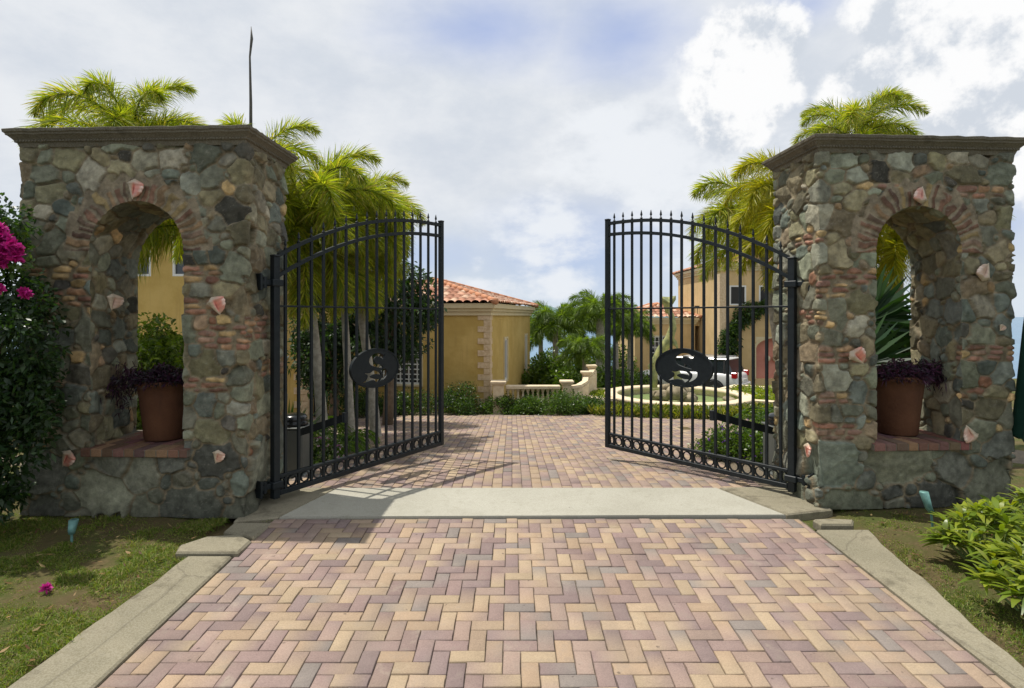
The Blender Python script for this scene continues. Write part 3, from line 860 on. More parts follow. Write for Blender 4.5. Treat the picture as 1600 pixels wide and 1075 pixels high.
# left pillar: W 1.95, D .78 ; local x runs right, y runs away from the road
PH = 3.16
LP = make_pillar('gate_pillar', (-4.20, 4.865, 0), -R(2.4), 1.955, .78, PH, (1.02, .405, 2.27, .56, 2.16, .57), 1, 11,
    [(0, .06, .62, 2.02, 2.09), (0, .10, .55, 1.78, 1.90), (0, 1.62, 1.92, 1.42, 1.62), (0, 1.45, 1.70, 1.72, 1.83), (0, 1.45, 1.72, 1.98, 2.09), (1, .0, .30, 1.50, 1.66), (1, .30, .75, 1.15, 1.28), (0, 1.44, 1.6, 1.05, 1.16)],
    [(1.02, -.035, 2.775, .105, 0, R(8), 0), (1.73, -.045, 1.79, .10, .2, R(-25), 0), (.43, -.03, .50, .095, 0, R(25), 0), (1.74, -.04, .53, .07, .2, R(10), 0, .5), (.70, .14, 1.83, .09, R(10), R(5), 4, .3)],
    'left stone pillar with arched opening and pink conch shells, tall spear behind it')
RP = make_pillar('gate_pillar', (2.70, 5.005, 0), R(3.2), 1.80, .76, PH, (.915, .395, 2.285, .53, 2.19, .57), 3, 23,
    [(0, .30, .85, 2.82, 2.88), (0, .10, .44, 1.98, 2.08), (0, .0, .24, 1.86, 1.98), (0, 1.28, 1.7, 2.76, 2.86), (0, 0.0, .30, 1.28, 1.40), (0, .0, .26, .92, 1.02), (0, .0, .34, .60, .74), (0, 1.42, 1.8, 1.30, 1.42), (3, .35, .76, 2.35, 2.45), (3, .5, .76, 1.62, 1.74), (0, 1.1, 1.35, .95, 1.05)],
    [(.915, -.035, 2.765, .095, 0, R(185), 0, .8), (1.50, -.04, 2.085, .105, 0, R(-160), 0, .25), (.31, -.045, 1.34, .10, 0, R(-50), 0), (1.36, -.045, .66, .10, 0, R(150), 0, .5), (1.66, -.03, 1.60, .04, 0, R(20), 0, .3), (-.045, .10, .50, .085, 0, R(5), 3)],
    'right stone pillar with arched opening, beside the closed green parasol')

# ================================================================== gates
def s_shape():
    """black-letter S as closed outlines in a unit box, y up"""
    def cr(pts, n=7):
        r = []; m_ = len(pts)
        for i in range(m_):
            p0, p1, p2, p3 = [Vector(pts[(i+k) % m_]) for k in (-1, 0, 1, 2)]
            for k in range(n):
                t = k/n; r.append(tuple(.5*((2*p1)+(-p0+p2)*t+(2*p0-5*p1+4*p2-p3)*t*t+(-p0+3*p1-3*p2+p3)*t**3)))
        return r
    top = cr([(.56, .86), (.40, .70), (.22, .82), (-.04, .82), (-.26, .66), (-.34, .42), (-.24, .18), (-.02, .06), (.22, -.02), (.38, -.04), (.30, .14), (.10, .22), (-.04, .34), (-.06, .50), (.04, .62), (.20, .60), (.36, .46), (.44, .62)], 5)
    mid = cr([(.46, -.06), (.60, -.24), (.56, -.50), (.38, -.70), (.20, -.80), (.26, -.66), (.34, -.50), (.34, -.32), (.24, -.18), (.34, -.12)], 5)
    low = cr([(.16, -.22), (-.10, -.12), (-.30, -.24), (-.54, -.22), (-.40, -.38), (-.46, -.58), (-.66, -.80), (-.34, -.70), (-.10, -.68), (.06, -.82), (.16, -.76), (.24, -.62), (.06, -.62), (-.14, -.54), (-.24, -.44), (-.08, -.36), (.16, -.38), (.26, -.46), (.26, -.34)], 5)
    return [top, mid, low]
def plaque_mesh(a, b, th):
    cu = bpy.data.curves.new('plaque', 'CURVE'); cu.dimensions = '2D'; cu.fill_mode = 'BOTH'; cu.extrude = th/2; cu.bevel_depth = .003; cu.bevel_resolution = 1
    def spl(pts):
        s = cu.splines.new('POLY'); s.points.add(len(pts)-1); s.use_cyclic_u = True
        for p, q in zip(s.points, pts): p.co = (q[0], q[1], 0, 1)
    spl([(a*math.cos(2*math.pi*k/72), b*math.sin(2*math.pi*k/72)) for k in range(72)])
    for sh in s_shape(): spl([(x*.30, y*.195) for x, y in sh])
    ob = bpy.data.objects.new('plaque_tmp', cu); COL.objects.link(ob)
    bpy.context.view_layer.update()
    me = bpy.data.meshes.new_from_object(ob.evaluated_get(bpy.context.evaluated_depsgraph_get()))
    bpy.data.objects.remove(ob); bpy.data.curves.remove(cu)
    return me
def gate(loc, ang, L, mirror, label):
    """local x from hinge to the free end"""
    root = empty('gate_leaf', loc, ang, label, 'gate', 'iron driveway gate leaves')
    mi = M['iron']; ft = lambda t: 2.845-.61*max(t, 0)**2.3        # t = 0 at free end
    def top(x): return ft(1-x/L)
    def top2(x): t = 1-x/L; return top(x)-.135-.05*t
    Z0 = .075
    b = MB(); b.box(-.031, .031, -.031, .031, Z0-.02, 2.235, .004); b.box(-.034, .034, -.034, .034, 2.235, 2.255, .006); b.build('hinge_stile', mi, root)
    b = MB(); b.box(L-.056, L-.002, -.027, .027, Z0, 2.885, .004); b.box(L-.060, L+.002, -.031, .031, 2.885, 2.905, .006); b.build('lock_stile', mi, root)
    b = MB(); b.box(.035, L-.06, -.025, .025, Z0, Z0+.045, .003); b.build('bottom_rail', mi, root)
    b = MB(); b.box(.035, L-.06, -.02, .02, Z0+.155, Z0+.185, .003); b.build('ring_rail', mi, root)
    b = MB(); b.box(.035, L-.06, -.017, .017, 1.782, 1.80, .002); b.build('middle_rail', mi, root)
    for fn_, nm in ((top, 'top_rail'), (top2, 'arch_rail')):
        b = MB(); n = 26; xs = [.03+(L-.08)*k/n for k in range(n+1)]; vs = []; fs = []
        for x in xs:
            z = fn_(x)
            for y_, dz in ((-.02, -.018), (.02, -.018), (.02, .018), (-.02, .018)): vs.append((x, y_, z+dz))
        for k in range(n):
            for q in range(4): q2 = (q+1) % 4; fs.append((4*k+q, 4*k+4+q, 4*k+4+q2, 4*k+q2))
        b.add(vs, fs+[(3, 2, 1, 0), (4*n, 4*n+1, 4*n+2, 4*n+3)]); b.build(nm, mi, root)
    x0, x1 = .035, L-.06; sp = (x1-x0)/16.3
    pk = [x0+sp*(.55+k*1.0133) for k in range(16)]; pk = [x0+.072+(x1-x0-.144)*k/15 for k in range(16)]
    for x in pk:
        b = MB(); zt = top(x)+.022
        q_ = 1-((x-L*.515)/.345)**2
        if q_ > 0:
            dz_ = .200*q_**.5-.004
            b.box(x-.0125, x+.0125, -.0125, .0125, Z0+.04, 1.135-dz_, .002); b.box(x-.0125, x+.0125, -.0125, .0125, 1.135+dz_, zt, .002)
        else: b.box(x-.0125, x+.0125, -.0125, .0125, Z0+.04, zt, .002)
        b.lathe([(.014, zt), (.016, zt+.006), (.011, zt+.012), (.006, zt+.022), (.006, zt+.03), (.0145, zt+.042), (.012, zt+.055), (.004, zt+.092), (.0005, zt+.10)], x, 0, 8)
        b.build('picket', mi, root)
    edges = [x0]+pk+[x1]; zc = Z0+.10
    for a, c in zip(edges[:-1], edges[1:]):
        b = MB(); r = .052; cx = (a+c)/2; rx = min(r, (c-a)/2-.008) if (c-a) < .1 else r
        b.ring((cx, 0, zc), (rx/r, 0, 0), (0, 0, 1), r-.010, r, .022, 22); b.build('ring', mi, root)
    # oval plaque with the pierced letter
    me = plaque_mesh(.35, .205, .016)
    pl = link('plaque', me, mi, root)
    cx = L*.515
    flip = -1 if not mirror else 1
    pl.matrix_local = Matrix.Translation((cx, 0, 1.135)) @ Matrix.Rotation(R(90) if not mirror else R(90), 4, 'X')
    if mirror: pl.matrix_local = Matrix.Translation((cx, 0, 1.135)) @ Matrix.Rotation(R(180), 4, 'Z') @ Matrix.Rotation(R(90), 4, 'X')
    b = MB()
    for k in range(48):
        pass
    vs = []; fs = []; n = 64
    for k in range(n):
        t = 2*math.pi*k/n
        for ra, yy in ((0, -.017), (.014, -.017), (.014, .017), (0, .017)):
            vs.append((cx+(.345+ra)*math.cos(t), yy, 1.135+(.200+ra)*math.sin(t)))
    for k in range(n):
        k2 = (k+1) % n
        for q in range(4): q2 = (q+1) % 4; fs.append((4*k+q, 4*k2+q, 4*k2+q2, 4*k+q2))
    b.add(vs, fs); b.build('plaque_rim', mi, root)
    # hinges to the pillar
    for z in (.18, 2.0):
        b = MB(); s = -1
        b.box(-.17, -.03, -.02, .02, z-.022, z+.022, .004); b.box(-.055, .055, -.05, .05, z-.03, z+.03, .006)
        b.box(-.185, -.165, -.06, .06, z-.075, z+.075, .004)
        b.lathe([(.024, z-.05), (.024, z+.05)], -.11, 0, 12)
        for by in (-.04, .04):
            for bz in (-.05, .05): b.box(-.166, -.15, by-.009, by+.009, z+bz-.009, z+bz+.009, .002)
        b.build('hinge', mi, root)
    # flat bar the operator pushes
    return root
hL, eL = Vector((-2.14, 5.14, 0)), Vector((-.88, 7.20, 0))
hR, eR = Vector((2.63, 5.34, 0)), Vector((1.17, 7.08, 0))
def place_gate(h, e, mirror, label):
    d = e-h; return gate(h, math.atan2(d.y, d.x), d.length, mirror, label)
GL = place_gate(hL, eL, False, 'left black iron gate leaf with pierced oval letter plaque, swung inwards')
GR = place_gate(hR, eR, True, 'right black iron gate leaf with pierced oval letter plaque, swung inwards')
def opener(x, y, h, e, hw, label):
    z = gzf(y)
    root = empty('gate_opener', (x, y, z), 0, label, 'gate opener', 'gate openers behind the gate leaves')
    b = MB(); b.box(-hw, hw, -.15, .15, -.03, .50, .012); b.box(-hw-.03, hw+.03, -.18, .18, -.05, .02, .01)
    b.box(-hw+.07, -hw+.08, -.156, -.15, .03, .48); b.build('housing', M['steel'], root)
    b = MB(); b.box(-hw-.012, hw+.012, -.162, .162, .50, .522, .006); b.build('lid_plate', M['steel'], root)
    b = MB(); b.lathe([(.13, .522), (.155, .53), (.155, .56), (.14, .575), (.145, .585), (.145, .61), (.125, .635), (.08, .648), (.02, .652)], 0, 0, 28); b.build('cap', M['blackplastic'], root, True)
    # arm from the housing to the leaf
    d = (e-h).normalized(); tgt = h+d*.82-Vector((x, y, 0))+Vector((0, 0, .66-z)); src = Vector((.12 if x < 0 else -.12, -.17, .47))
    b = MB(); knee = tgt+Vector((0, 0, 0))
    b.bar(src, tgt, .014, .075); b.lathe([(.03, tgt.z-.05), (.03, tgt.z+.05)], tgt.x, tgt.y, 12); b.build('arm', M['iron'], root)
opener(-2.40, 6.25, hL, eL, .15, 'grey box gate opener with black cap behind the left gate leaf')
opener(2.99, 6.30, hR, eR, .15, 'grey box gate opener with black cap behind the right gate leaf')

# ================================================================== leaf builders
def blades(B, D, L, Wd, droop=.3, seg=2, col=None, side=None, fold=0.0, prof=(.6, 1.0, .0), tipw=.04):
    """strips: base B, unit direction D, length L, width Wd -> V, Q, C"""
    B = np.asarray(B, float); D = np.asarray(D, float); n = len(B)
    L = np.broadcast_to(np.asarray(L, float), (n,)); Wd = np.broadcast_to(np.asarray(Wd, float), (n,)); droop = np.broadcast_to(np.asarray(droop, float), (n,))
    if side is None:
        r = rng.normal(size=(n, 3)); side = np.cross(D, r)
    side = side/(np.linalg.norm(side, axis=1)[:, None]+1e-9)
    V = np.zeros((n, seg+1, 2, 3))
    for k in range(seg+1):
        t = k/seg
        c = B+D*(L*t)[:, None]; c[:, 2] -= droop*L*t*t
        w = np.interp(t, (0, .4, 1), (prof[0], prof[1], tipw if prof[2] == 0 else prof[2]))*Wd/2
        V[:, k, 0] = c-side*w[:, None]; V[:, k, 1] = c+side*w[:, None]
    i = (np.arange(n)*(seg+1)*2)[:, None, None]; q = np.array([[2*k, 2*k+1, 2*k+3, 2*k+2] for k in range(seg)])[None]
    Q = (i+q).reshape(-1, 4)
    C = np.repeat(np.asarray(col if col is not None else np.ones((n, 3))*.1), (seg+1)*2, axis=0)
    return V.reshape(-1, 3), Q, C
class Acc:
    def __init__(s): s.V = []; s.Q = []; s.C = []; s.n = 0
    def add(s, V, Q, C): s.V.append(V); s.Q.append(Q+s.n); s.C.append(C); s.n += len(V)
    def mesh(s, name): return amesh(name, np.concatenate(s.V), np.concatenate(s.Q), np.concatenate(s.C))
def pick(pal, n, jit=.15):
    pal = np.array(pal); c = pal[rng.integers(0, len(pal), n)]
    return c*rng.uniform(1-jit, 1+jit, (n, 1))
GR_P = [(.075, .12, .018), (.10, .15, .02), (.055, .10, .018), (.13, .17, .025)]
GR_Y = [(.17, .18, .02), (.20, .19, .022), (.12, .15, .02), (.22, .20, .03)]
GR_D = [(.022, .05, .015), (.032, .068, .019), (.042, .085, .022), (.018, .04, .014)]
GR_M = [(.06, .115, .02), (.08, .145, .024), (.045, .09, .02), (.11, .175, .03)]
def unit(a): return a/(np.linalg.norm(a, axis=-1, keepdims=True)+1e-9)
def frond_mesh(name, L, el0, bend, leaf, pal, st=95, ringn=5, plum=True, seed=0, lw=.020, stemc=(.14, .18, .05), ldroop=.32):
    """feather frond in the local xz plane, starting along +x"""
    rg = np.random.default_rng(seed); ts = np.linspace(0, 1, 26); pts = [np.zeros(3)]; a = el0
    dirs = []
    for k in range(25):
        d = np.array([math.cos(a), 0, math.sin(a)]); dirs.append(d); pts.append(pts[-1]+d*L/25); a -= bend/25*(0.5+1.0*k/25)
    dirs.append(dirs[-1]); pts = np.array(pts); dirs = np.array(dirs)
    A = Acc(); t = np.repeat(np.linspace(.13, 1, st), ringn); n = len(t); t = np.clip(t+rg.normal(0, .004, n), .1, 1)
    P = np.stack([np.interp(t, ts, pts[:, k]) for k in range(3)], 1); T = unit(np.stack([np.interp(t, ts, dirs[:, k]) for k in range(3)], 1))
    up = unit(np.cross(T, np.array([0, 1., 0]))*-1); sd_ = np.cross(T, up)
    if plum: ph = np.tile(np.arange(ringn)/ringn*2*math.pi, st)+rg.normal(0, .35, n)
    else: ph = np.where(np.arange(n) % 2 == 0, rg.normal(.25, .22, n), math.pi-rg.normal(.25, .22, n))
    rad = sd_*np.cos(ph)[:, None]+up*np.sin(ph)[:, None]
    fw = (.75+.8*t**3)[:, None]+rg.normal(0, .22, (n, 1))
    D = unit(rad+T*fw)
    ln = leaf*(np.sin(np.clip(t*.90+.12, 0, 1)*math.pi)**.55)*rg.uniform(.8, 1.08, n)
    c = np.array(pal)[rg.integers(0, len(pal), n)]*rg.uniform(.8, 1.2, (n, 1))
    A.add(*blades(P, D, ln, lw*rg.uniform(.8, 1.25, n), ldroop, 3, c, side=np.cross(D, T)+rg.normal(0, .4, (n, 3))))
    # rachis as a thin four sided bar
    V = []; Q = []
    for k in range(26):
        w = .014*(1-.8*k/25)+.002
        for a_, b_ in ((-1, -1), (1, -1), (1, 1), (-1, 1)): V.append(pts[k]+np.array([0, a_*w*.8, b_*w*.6]))
    for k in range(25):
        for q in range(4): q2 = (q+1) % 4; Q.append((4*k+q, 4*k+4+q, 4*k+4+q2, 4*k+q2))
    A.add(np.array(V), np.array(Q), np.tile(np.array(stemc), (104, 1)))
    return A.mesh(name)
FR = {}
FOX = [(.24, .28, .03), (.29, .32, .035), (.18, .23, .025), (.34, .34, .05), (.14, .19, .025), (.36, .30, .10)]
FOXY = [(.34, .31, .03), (.28, .28, .028), (.38, .33, .035), (.21, .24, .025)]
def frond_set(key, pal, L=1.6, leaf=.42, bendk=1.0, **kw):
    FR[key] = [frond_mesh('frond', L*s_, R(e), bend*bendk, leaf, pal, seed=i, **kw) for i, (e, bend, s_) in enumerate([(74, 2.3, .9), (62, 2.7, 1.0), (50, 2.9, 1.05), (36, 2.7, 1.0), (18, 2.3, .95), (4, 1.9, .9), (-22, 1.25, .9), (-48, .6, .95), (-64, .3, 1.0)])]
    for me in FR[key]: me.materials.append(M['palm'])
frond_set('fox', FOX, L=1.6, leaf=.40, st=84, ringn=5, lw=.0175, bendk=.86, ldroop=.22)
frond_set('foxy', FOXY, L=1.6, leaf=.40, st=84, ringn=5, lw=.0175, bendk=.86, ldroop=.22)
frond_set('date', [(.11, .17, .035), (.15, .21, .04), (.08, .13, .03)], L=2.2, leaf=.62, st=64, ringn=4, lw=.04, bendk=.75)
frond_set('areca', GR_M, L=1.5, leaf=.42, st=46, ringn=2, plum=False, lw=.035)
def palm(name, base, h, lean=(0, 0), r=.09, key='fox', n=14, scale=1.0, label='', group=None, spear=None, seed=1, levels=(0, 5), shaft=.55, cat='palm tree'):
    rr = random.Random(seed)
    root = empty(name, base, 0, label, cat, group)
    top = Vector((lean[0], lean[1], h))
    b = MB(); k = 14; pts = []; rad = []
    for i in range(k+1):
        t = i/k; pts.append(Vector((top.x*t**1.5, top.y*t**1.5, -.3+(h+.3)*t))); rad.append(r*(1.35-.5*t+.03*math.sin(i*2.4))*(1+.5*math.exp(-t*9)))
    b.tube(pts, rad, 14); b.build('trunk', M['bark'], root, True)
    if shaft > 0:
        b = MB(); b.tube([top+Vector((0, 0, z)) for z in (-.02, .05, .2, .4, shaft)], [r*.86, r*1.15, r*1.0, r*.7, r*.4], 14); b.build('crownshaft', M['shaft'], root, True)
    for i in range(n):
        lv = levels[0]+(levels[1]-levels[0])*i/max(1, n-1); lv = int(round(lv))
        me = FR[key][min(len(FR[key])-1, max(0, lv))]
        o = bpy.data.objects.new('frond', me); COL.objects.link(o); o.parent = root
        a = i*2.39996+rr.uniform(-.2, .2); s_ = scale*rr.uniform(.88, 1.1)
        o.location = top+Vector((math.cos(a)*r*.4, math.sin(a)*r*.4, shaft*(1-.35*i/n)))
        o.rotation_euler = (rr.uniform(-.15, .15), rr.uniform(-.10, .10), a); o.scale = (s_, s_, s_)
    if spear:
        b = MB(); z0 = h+shaft*.8; b.tube([top+Vector((0, 0, shaft*.8)), top+Vector((.0, 0, shaft*.8+spear*.5)), top+Vector((-.012, 0, shaft*.8+spear*.8)), top+Vector((.012, 0, shaft*.8+spear*.92)), top+Vector((.004, 0, shaft*.8+spear))], [.026, .019, .012, .018, .003], 8)
        b.build('spear_leaf', M['dead'], root, True)
    return root
G1 = 'foxtail palms beside the gate'
def pbase(px, d): return Vector(((px-800)*d/F, d, gzf(d)-.02))
palm('foxtail_palm', pbase(506, 8.3), 2.95, (-.30, 0), r=.062, label='foxtail palm behind the left gate leaf, nearest the left pillar', group=G1, seed=3, n=32, scale=1.06, levels=(0, 8))
palm('foxtail_palm', pbase(588, 9.4), 3.15, (-.45, 0), r=.065, label='foxtail palm behind the left gate leaf, its crown bulging over the oval plaque', group=G1, seed=5, n=34, levels=(0, 8), scale=.84)
palm('foxtail_palm', pbase(548, 9.0), 2.75, (-.15, 0), r=.055, label='foxtail palm between the two larger palms behind the left gate leaf', group=G1, seed=6, n=30, levels=(1, 8), scale=.86)
palm('foxtail_palm', pbase(404, 7.3), 3.15, (-.10, 0), r=.07, label='foxtail palm behind the left pillar with a tall thin unopened spear leaf', group=G1, seed=8, n=13, spear=1.95, scale=.74, levels=(0, 4))
palm('foxtail_palm', pbase(205, 7.4), 3.62, (0, 0), r=.07, label='foxtail palm standing behind the left pillar, its crown showing above the cornice', group=G1, seed=12, n=16, scale=.80, levels=(0, 4))
palm('foxtail_palm', pbase(300, 8.2), 2.75, (0, 0), r=.06, label='lower foxtail palm seen drooping inside the left arch', group=G1, seed=31, n=22, scale=.95, levels=(1, 6))
palm('foxtail_palm', pbase(1232, 9.7), 3.1, (-.45, 0), r=.07, key='fox', label='green foxtail palm leaning behind the right hinge post', group=G1, seed=15, n=24, scale=1.0, levels=(0, 6))
palm('foxtail_palm', pbase(1336, 7.4), 3.68, (0, 0), r=.07, key='fox', label='foxtail palm behind the right pillar, its crown showing above the cornice', group=G1, seed=21, n=16, scale=.60, levels=(0, 4))
palm('foxtail_palm', pbase(1262, 8.3), 3.1, (-.1, 0), r=.065, key='foxy', label='yellow foxtail palm between the right gate leaf and the right pillar', group=G1, seed=27, n=28, scale=.85, levels=(0, 7))
palm('foxtail_palm', pbase(1405, 8.2), 2.75, (0, 0), r=.06, key='foxy', label='yellowing foxtail palm whose fronds hang inside the right arch', group=G1, seed=33, n=26, scale=.85, levels=(1, 7))

def leaf_cloud(A, c, rad, n, size, pal, flat=.0, shell=.55, lift=0, asp=.5):
    """leaves filling an uneven ellipsoid"""
    c = np.array(c); rad = np.array(rad)
    d = unit(rng.normal(size=(n, 3))); r = rng.uniform(shell**3, 1, n)**(1/3)
    lump = .72+.5*fbm(d*1.0+c, 2.2, 3, 3)
    P = c+d*rad*(r*lump)[:, None]
    D = unit(d*.6+rng.normal(size=(n, 3))*.7+np.array([0, 0, lift])); s = size*rng.uniform(.6, 1.25, n)
    A.add(*blades(P, D, s, s*asp, .25, 2, pick(pal, n, .25), prof=(.25, 1.0, 0)))
def clumps(A, c, rad, k, sub, n, size, pal, **kw):
    """crown of many separate twig clusters so that gaps stay open"""
    for i in range(k):
        d = unit(rng.normal(size=3)); q = rng.uniform(.35, 1)**.5
        p = np.array(c)+d*np.array(rad)*q*.85
        s_ = sub*rng.uniform(.6, 1.25)
        leaf_cloud(A, p, (s_, s_, s_*.7), n, size, pal, shell=.1, **kw)
def shrub(name, base, rad, n, size, pal, label, cat='shrub', group=None, stems=5, flowers=None, mat='leaf', k=None, asp=.5):
    root = empty(name, base, 0, label, cat, group)
    A = Acc(); rad = np.array(rad)
    k = k or max(6, int(n/160))
    for i in range(k):
        d = unit(rng.normal(size=3)); d[2] = abs(d[2]); q = rng.uniform(.2, 1)**.5
        p = np.array([0, 0, rad[2]*.12])+d*rad*q*np.array([.8, .8, .72])
        s_ = rad.min()*rng.uniform(.30, .5)
        leaf_cloud(A, p, (s_*1.2, s_*1.2, s_), int(n/k), size, pal, shell=.2, lift=.5, asp=asp)
    link('foliage', A.mesh('foliage'), M[mat], root)
    b = MB(); rr = random.Random(int(n))
    for i in range(stems):
        a = rr.uniform(0, 6.28); e = Vector((math.cos(a)*rad[0]*.6, math.sin(a)*rad[1]*.6, rad[2]*.7)); b.tube([(0, 0, -.1), e*.5+Vector((0, 0, .05)), e], [.014, .010, .004], 6)
    b.build('stems', M['bark2'], root)
    if flowers:
        nf, fs, fp = flowers; A = Acc(); d = unit(rng.normal(size=(nf, 3))); d[:, 2] = np.abs(d[:, 2]); P = d*rad*rng.uniform(.8, 1.02, (nf, 1))
        for q in range(4):
            D = unit(d+rng.normal(size=(nf, 3))*.8); A.add(*blades(P, D, fs, fs*.8, .1, 2, pick(fp, nf), prof=(.4, 1, 0)))
        prop(link('flowers', A.mesh('flowers'), M['petal'], root), kind='stuff')
    return root
# ================================================================== pots
def pot(x, y, z, r, h, pal, label, trail, seed):
    root = empty('potted_plant', (x, y, z), 0, label, 'potted plant', 'purple plants in terracotta pots on the arch sills')
    b = MB(); b.lathe([(.70*r, 0), (.74*r, .01), (.80*r, h*.3), (.92*r, h*.75), (.97*r, h*.90), (1.04*r, h*.92), (1.06*r, h*.96), (1.05*r, h), (.93*r, h), (.90*r, h*.94)], 0, 0, 40); b.build('pot', M['terra'], root, True)
    b = MB(); b.lathe([(.9*r, h*.90), (.5*r, h*.93), (.01, h*.94)], 0, 0, 20); b.build('soil', M['soil'], root)
    A = Acc(); n = 3600
    th = rng.uniform(0, 2*math.pi, n); q = rng.uniform(0, 1, n)**.5; rr_ = q*r*1.12
    P = np.stack([rr_*np.cos(th), rr_*np.sin(th)*.9, h*.95+rng.uniform(.0, .17, n)*(1.1-q)+.01], 1)
    D = unit(np.stack([np.cos(th)*.9*q, np.sin(th)*.9*q, np.full(n, .35)], 1)+rng.normal(size=(n, 3))*.5)
    A.add(*blades(P, D, rng.uniform(.035, .075, n), rng.uniform(.010, .018, n), .4, 2, pick(pal, n, .35), prof=(.5, 1, 0)))
    # trailing shoots
    for tx, ty, tl in trail:
        m_ = 420; t = rng.uniform(0, 1, m_); j = rng.normal(size=(m_, 3))*.045
        P = np.stack([tx*t, ty*t, h*.97+.10*np.sin(t*3)-tl*t*t], 1)+j; P[:, :2] += np.array([tx, ty])[None]*.6
        D = unit(rng.normal(size=(m_, 3))+np.array([tx, ty, -.5]))
        A.add(*blades(P, D, rng.uniform(.035, .07, m_), .013, .4, 2, pick(pal, m_, .35), prof=(.5, 1, 0)))
    link('foliage', A.mesh('foliage'), M['leaf'], root)
PUR = [(.035, .012, .035), (.055, .018, .05), (.02, .014, .022), (.03, .03, .03), (.075, .03, .07)]
PUR2 = PUR+[(.12, .04, .11), (.10, .03, .08)]
pot(-3.17, 5.20, .588, .225, .53, PUR, 'terracotta pot of dark purple foliage on the sill of the left arch', [(-.28, -.05, .10), (-.3, .05, .3)], 1)
pot(3.67, 5.42, .588, .225, .55, PUR2, 'terracotta pot of purple foliage spilling to its right on the sill of the right arch', [(.30, -.05, .15), (.33, .0, .30), (.24, .05, .05)], 2)

# ================================================================== buildings
def wall_mesh(b, u0, u1, z0, z1, holes, t, fr):
    """wall in a plane with real openings; fr(u, w, z) maps to 3-D, w goes inwards"""
    us = sorted({u0, u1, *[h[0] for h in holes], *[h[1] for h in holes]}); zs = sorted({z0, z1, *[h[2] for h in holes], *[h[3] for h in holes]})
    for a, c in zip(us[:-1], us[1:]):
        for d, e in zip(zs[:-1], zs[1:]):
            m_ = ((a+c)/2, (d+e)/2)
            if any(h[0] < m_[0] < h[1] and h[2] < m_[1] < h[3] for h in holes): continue
            b.add([fr(a, 0, d), fr(c, 0, d), fr(c, 0, e), fr(a, 0, e)], [(0, 1, 2, 3)])
    for h in holes:
        a, c, d, e = h[:4]
        for p, q in (((a, d), (c, d)), ((c, d), (c, e)), ((c, e), (a, e)), ((a, e), (a, d))):
            b.add([fr(p[0], 0, p[1]), fr(q[0], 0, q[1]), fr(q[0], t, q[1]), fr(p[0], t, p[1])], [(0, 1, 2, 3)])
def obox(b, fr, u0, u1, w0, w1, z0, z1):
    vs = [fr(u, w, z) for u in (u0, u1) for w in (w0, w1) for z in (z0, z1)]
    b.add(vs, [(0, 1, 3, 2), (4, 6, 7, 5), (0, 4, 5, 1), (2, 3, 7, 6), (0, 2, 6, 4), (1, 5, 7, 3)])
def window(root, fr, u0, u1, z0, z1, cols=1, rows=1, pane='glass', fw=.05, depth=.09, sill=True, name='window', surround=.0):
    b = MB(); 
    obox(b, fr, u0, u0+fw, .0, depth, z0, z1); obox(b, fr, u1-fw, u1, .0, depth, z0, z1)
    obox(b, fr, u0+fw, u1-fw, .0, depth, z1-fw, z1); obox(b, fr, u0+fw, u1-fw, .0, depth, z0, z0+fw)
    for k in range(1, cols): u = u0+(u1-u0)*k/cols; obox(b, fr, u-.013, u+.013, .012, .042, z0+fw, z1-fw)
    for k in range(1, rows): z = z0+(z1-z0)*k/rows; obox(b, fr, u0+fw, u1-fw, .015, .040, z-.013, z+.013)
    w = b.build(name, M['white'], root)
    p = MB(); p.add([fr(u0+.01, .045, z0+.01), fr(u1-.01, .045, z0+.01), fr(u1-.01, .045, z1-.01), fr(u0+.01, .045, z1-.01)], [(0, 1, 2, 3)]); p.build('pane', M[pane], w)
    if surround:
        s = MB(); g = surround
        obox(s, fr, u0-g, u0, -.03, .02, z0-g, z1+g); obox(s, fr, u1, u1+g, -.03, .02, z0-g, z1+g); obox(s, fr, u0, u1, -.03, .02, z1, z1+g); obox(s, fr, u0, u1, -.03, .02, z0-g, z0); s.build('surround', M['cream'], w)
    return w
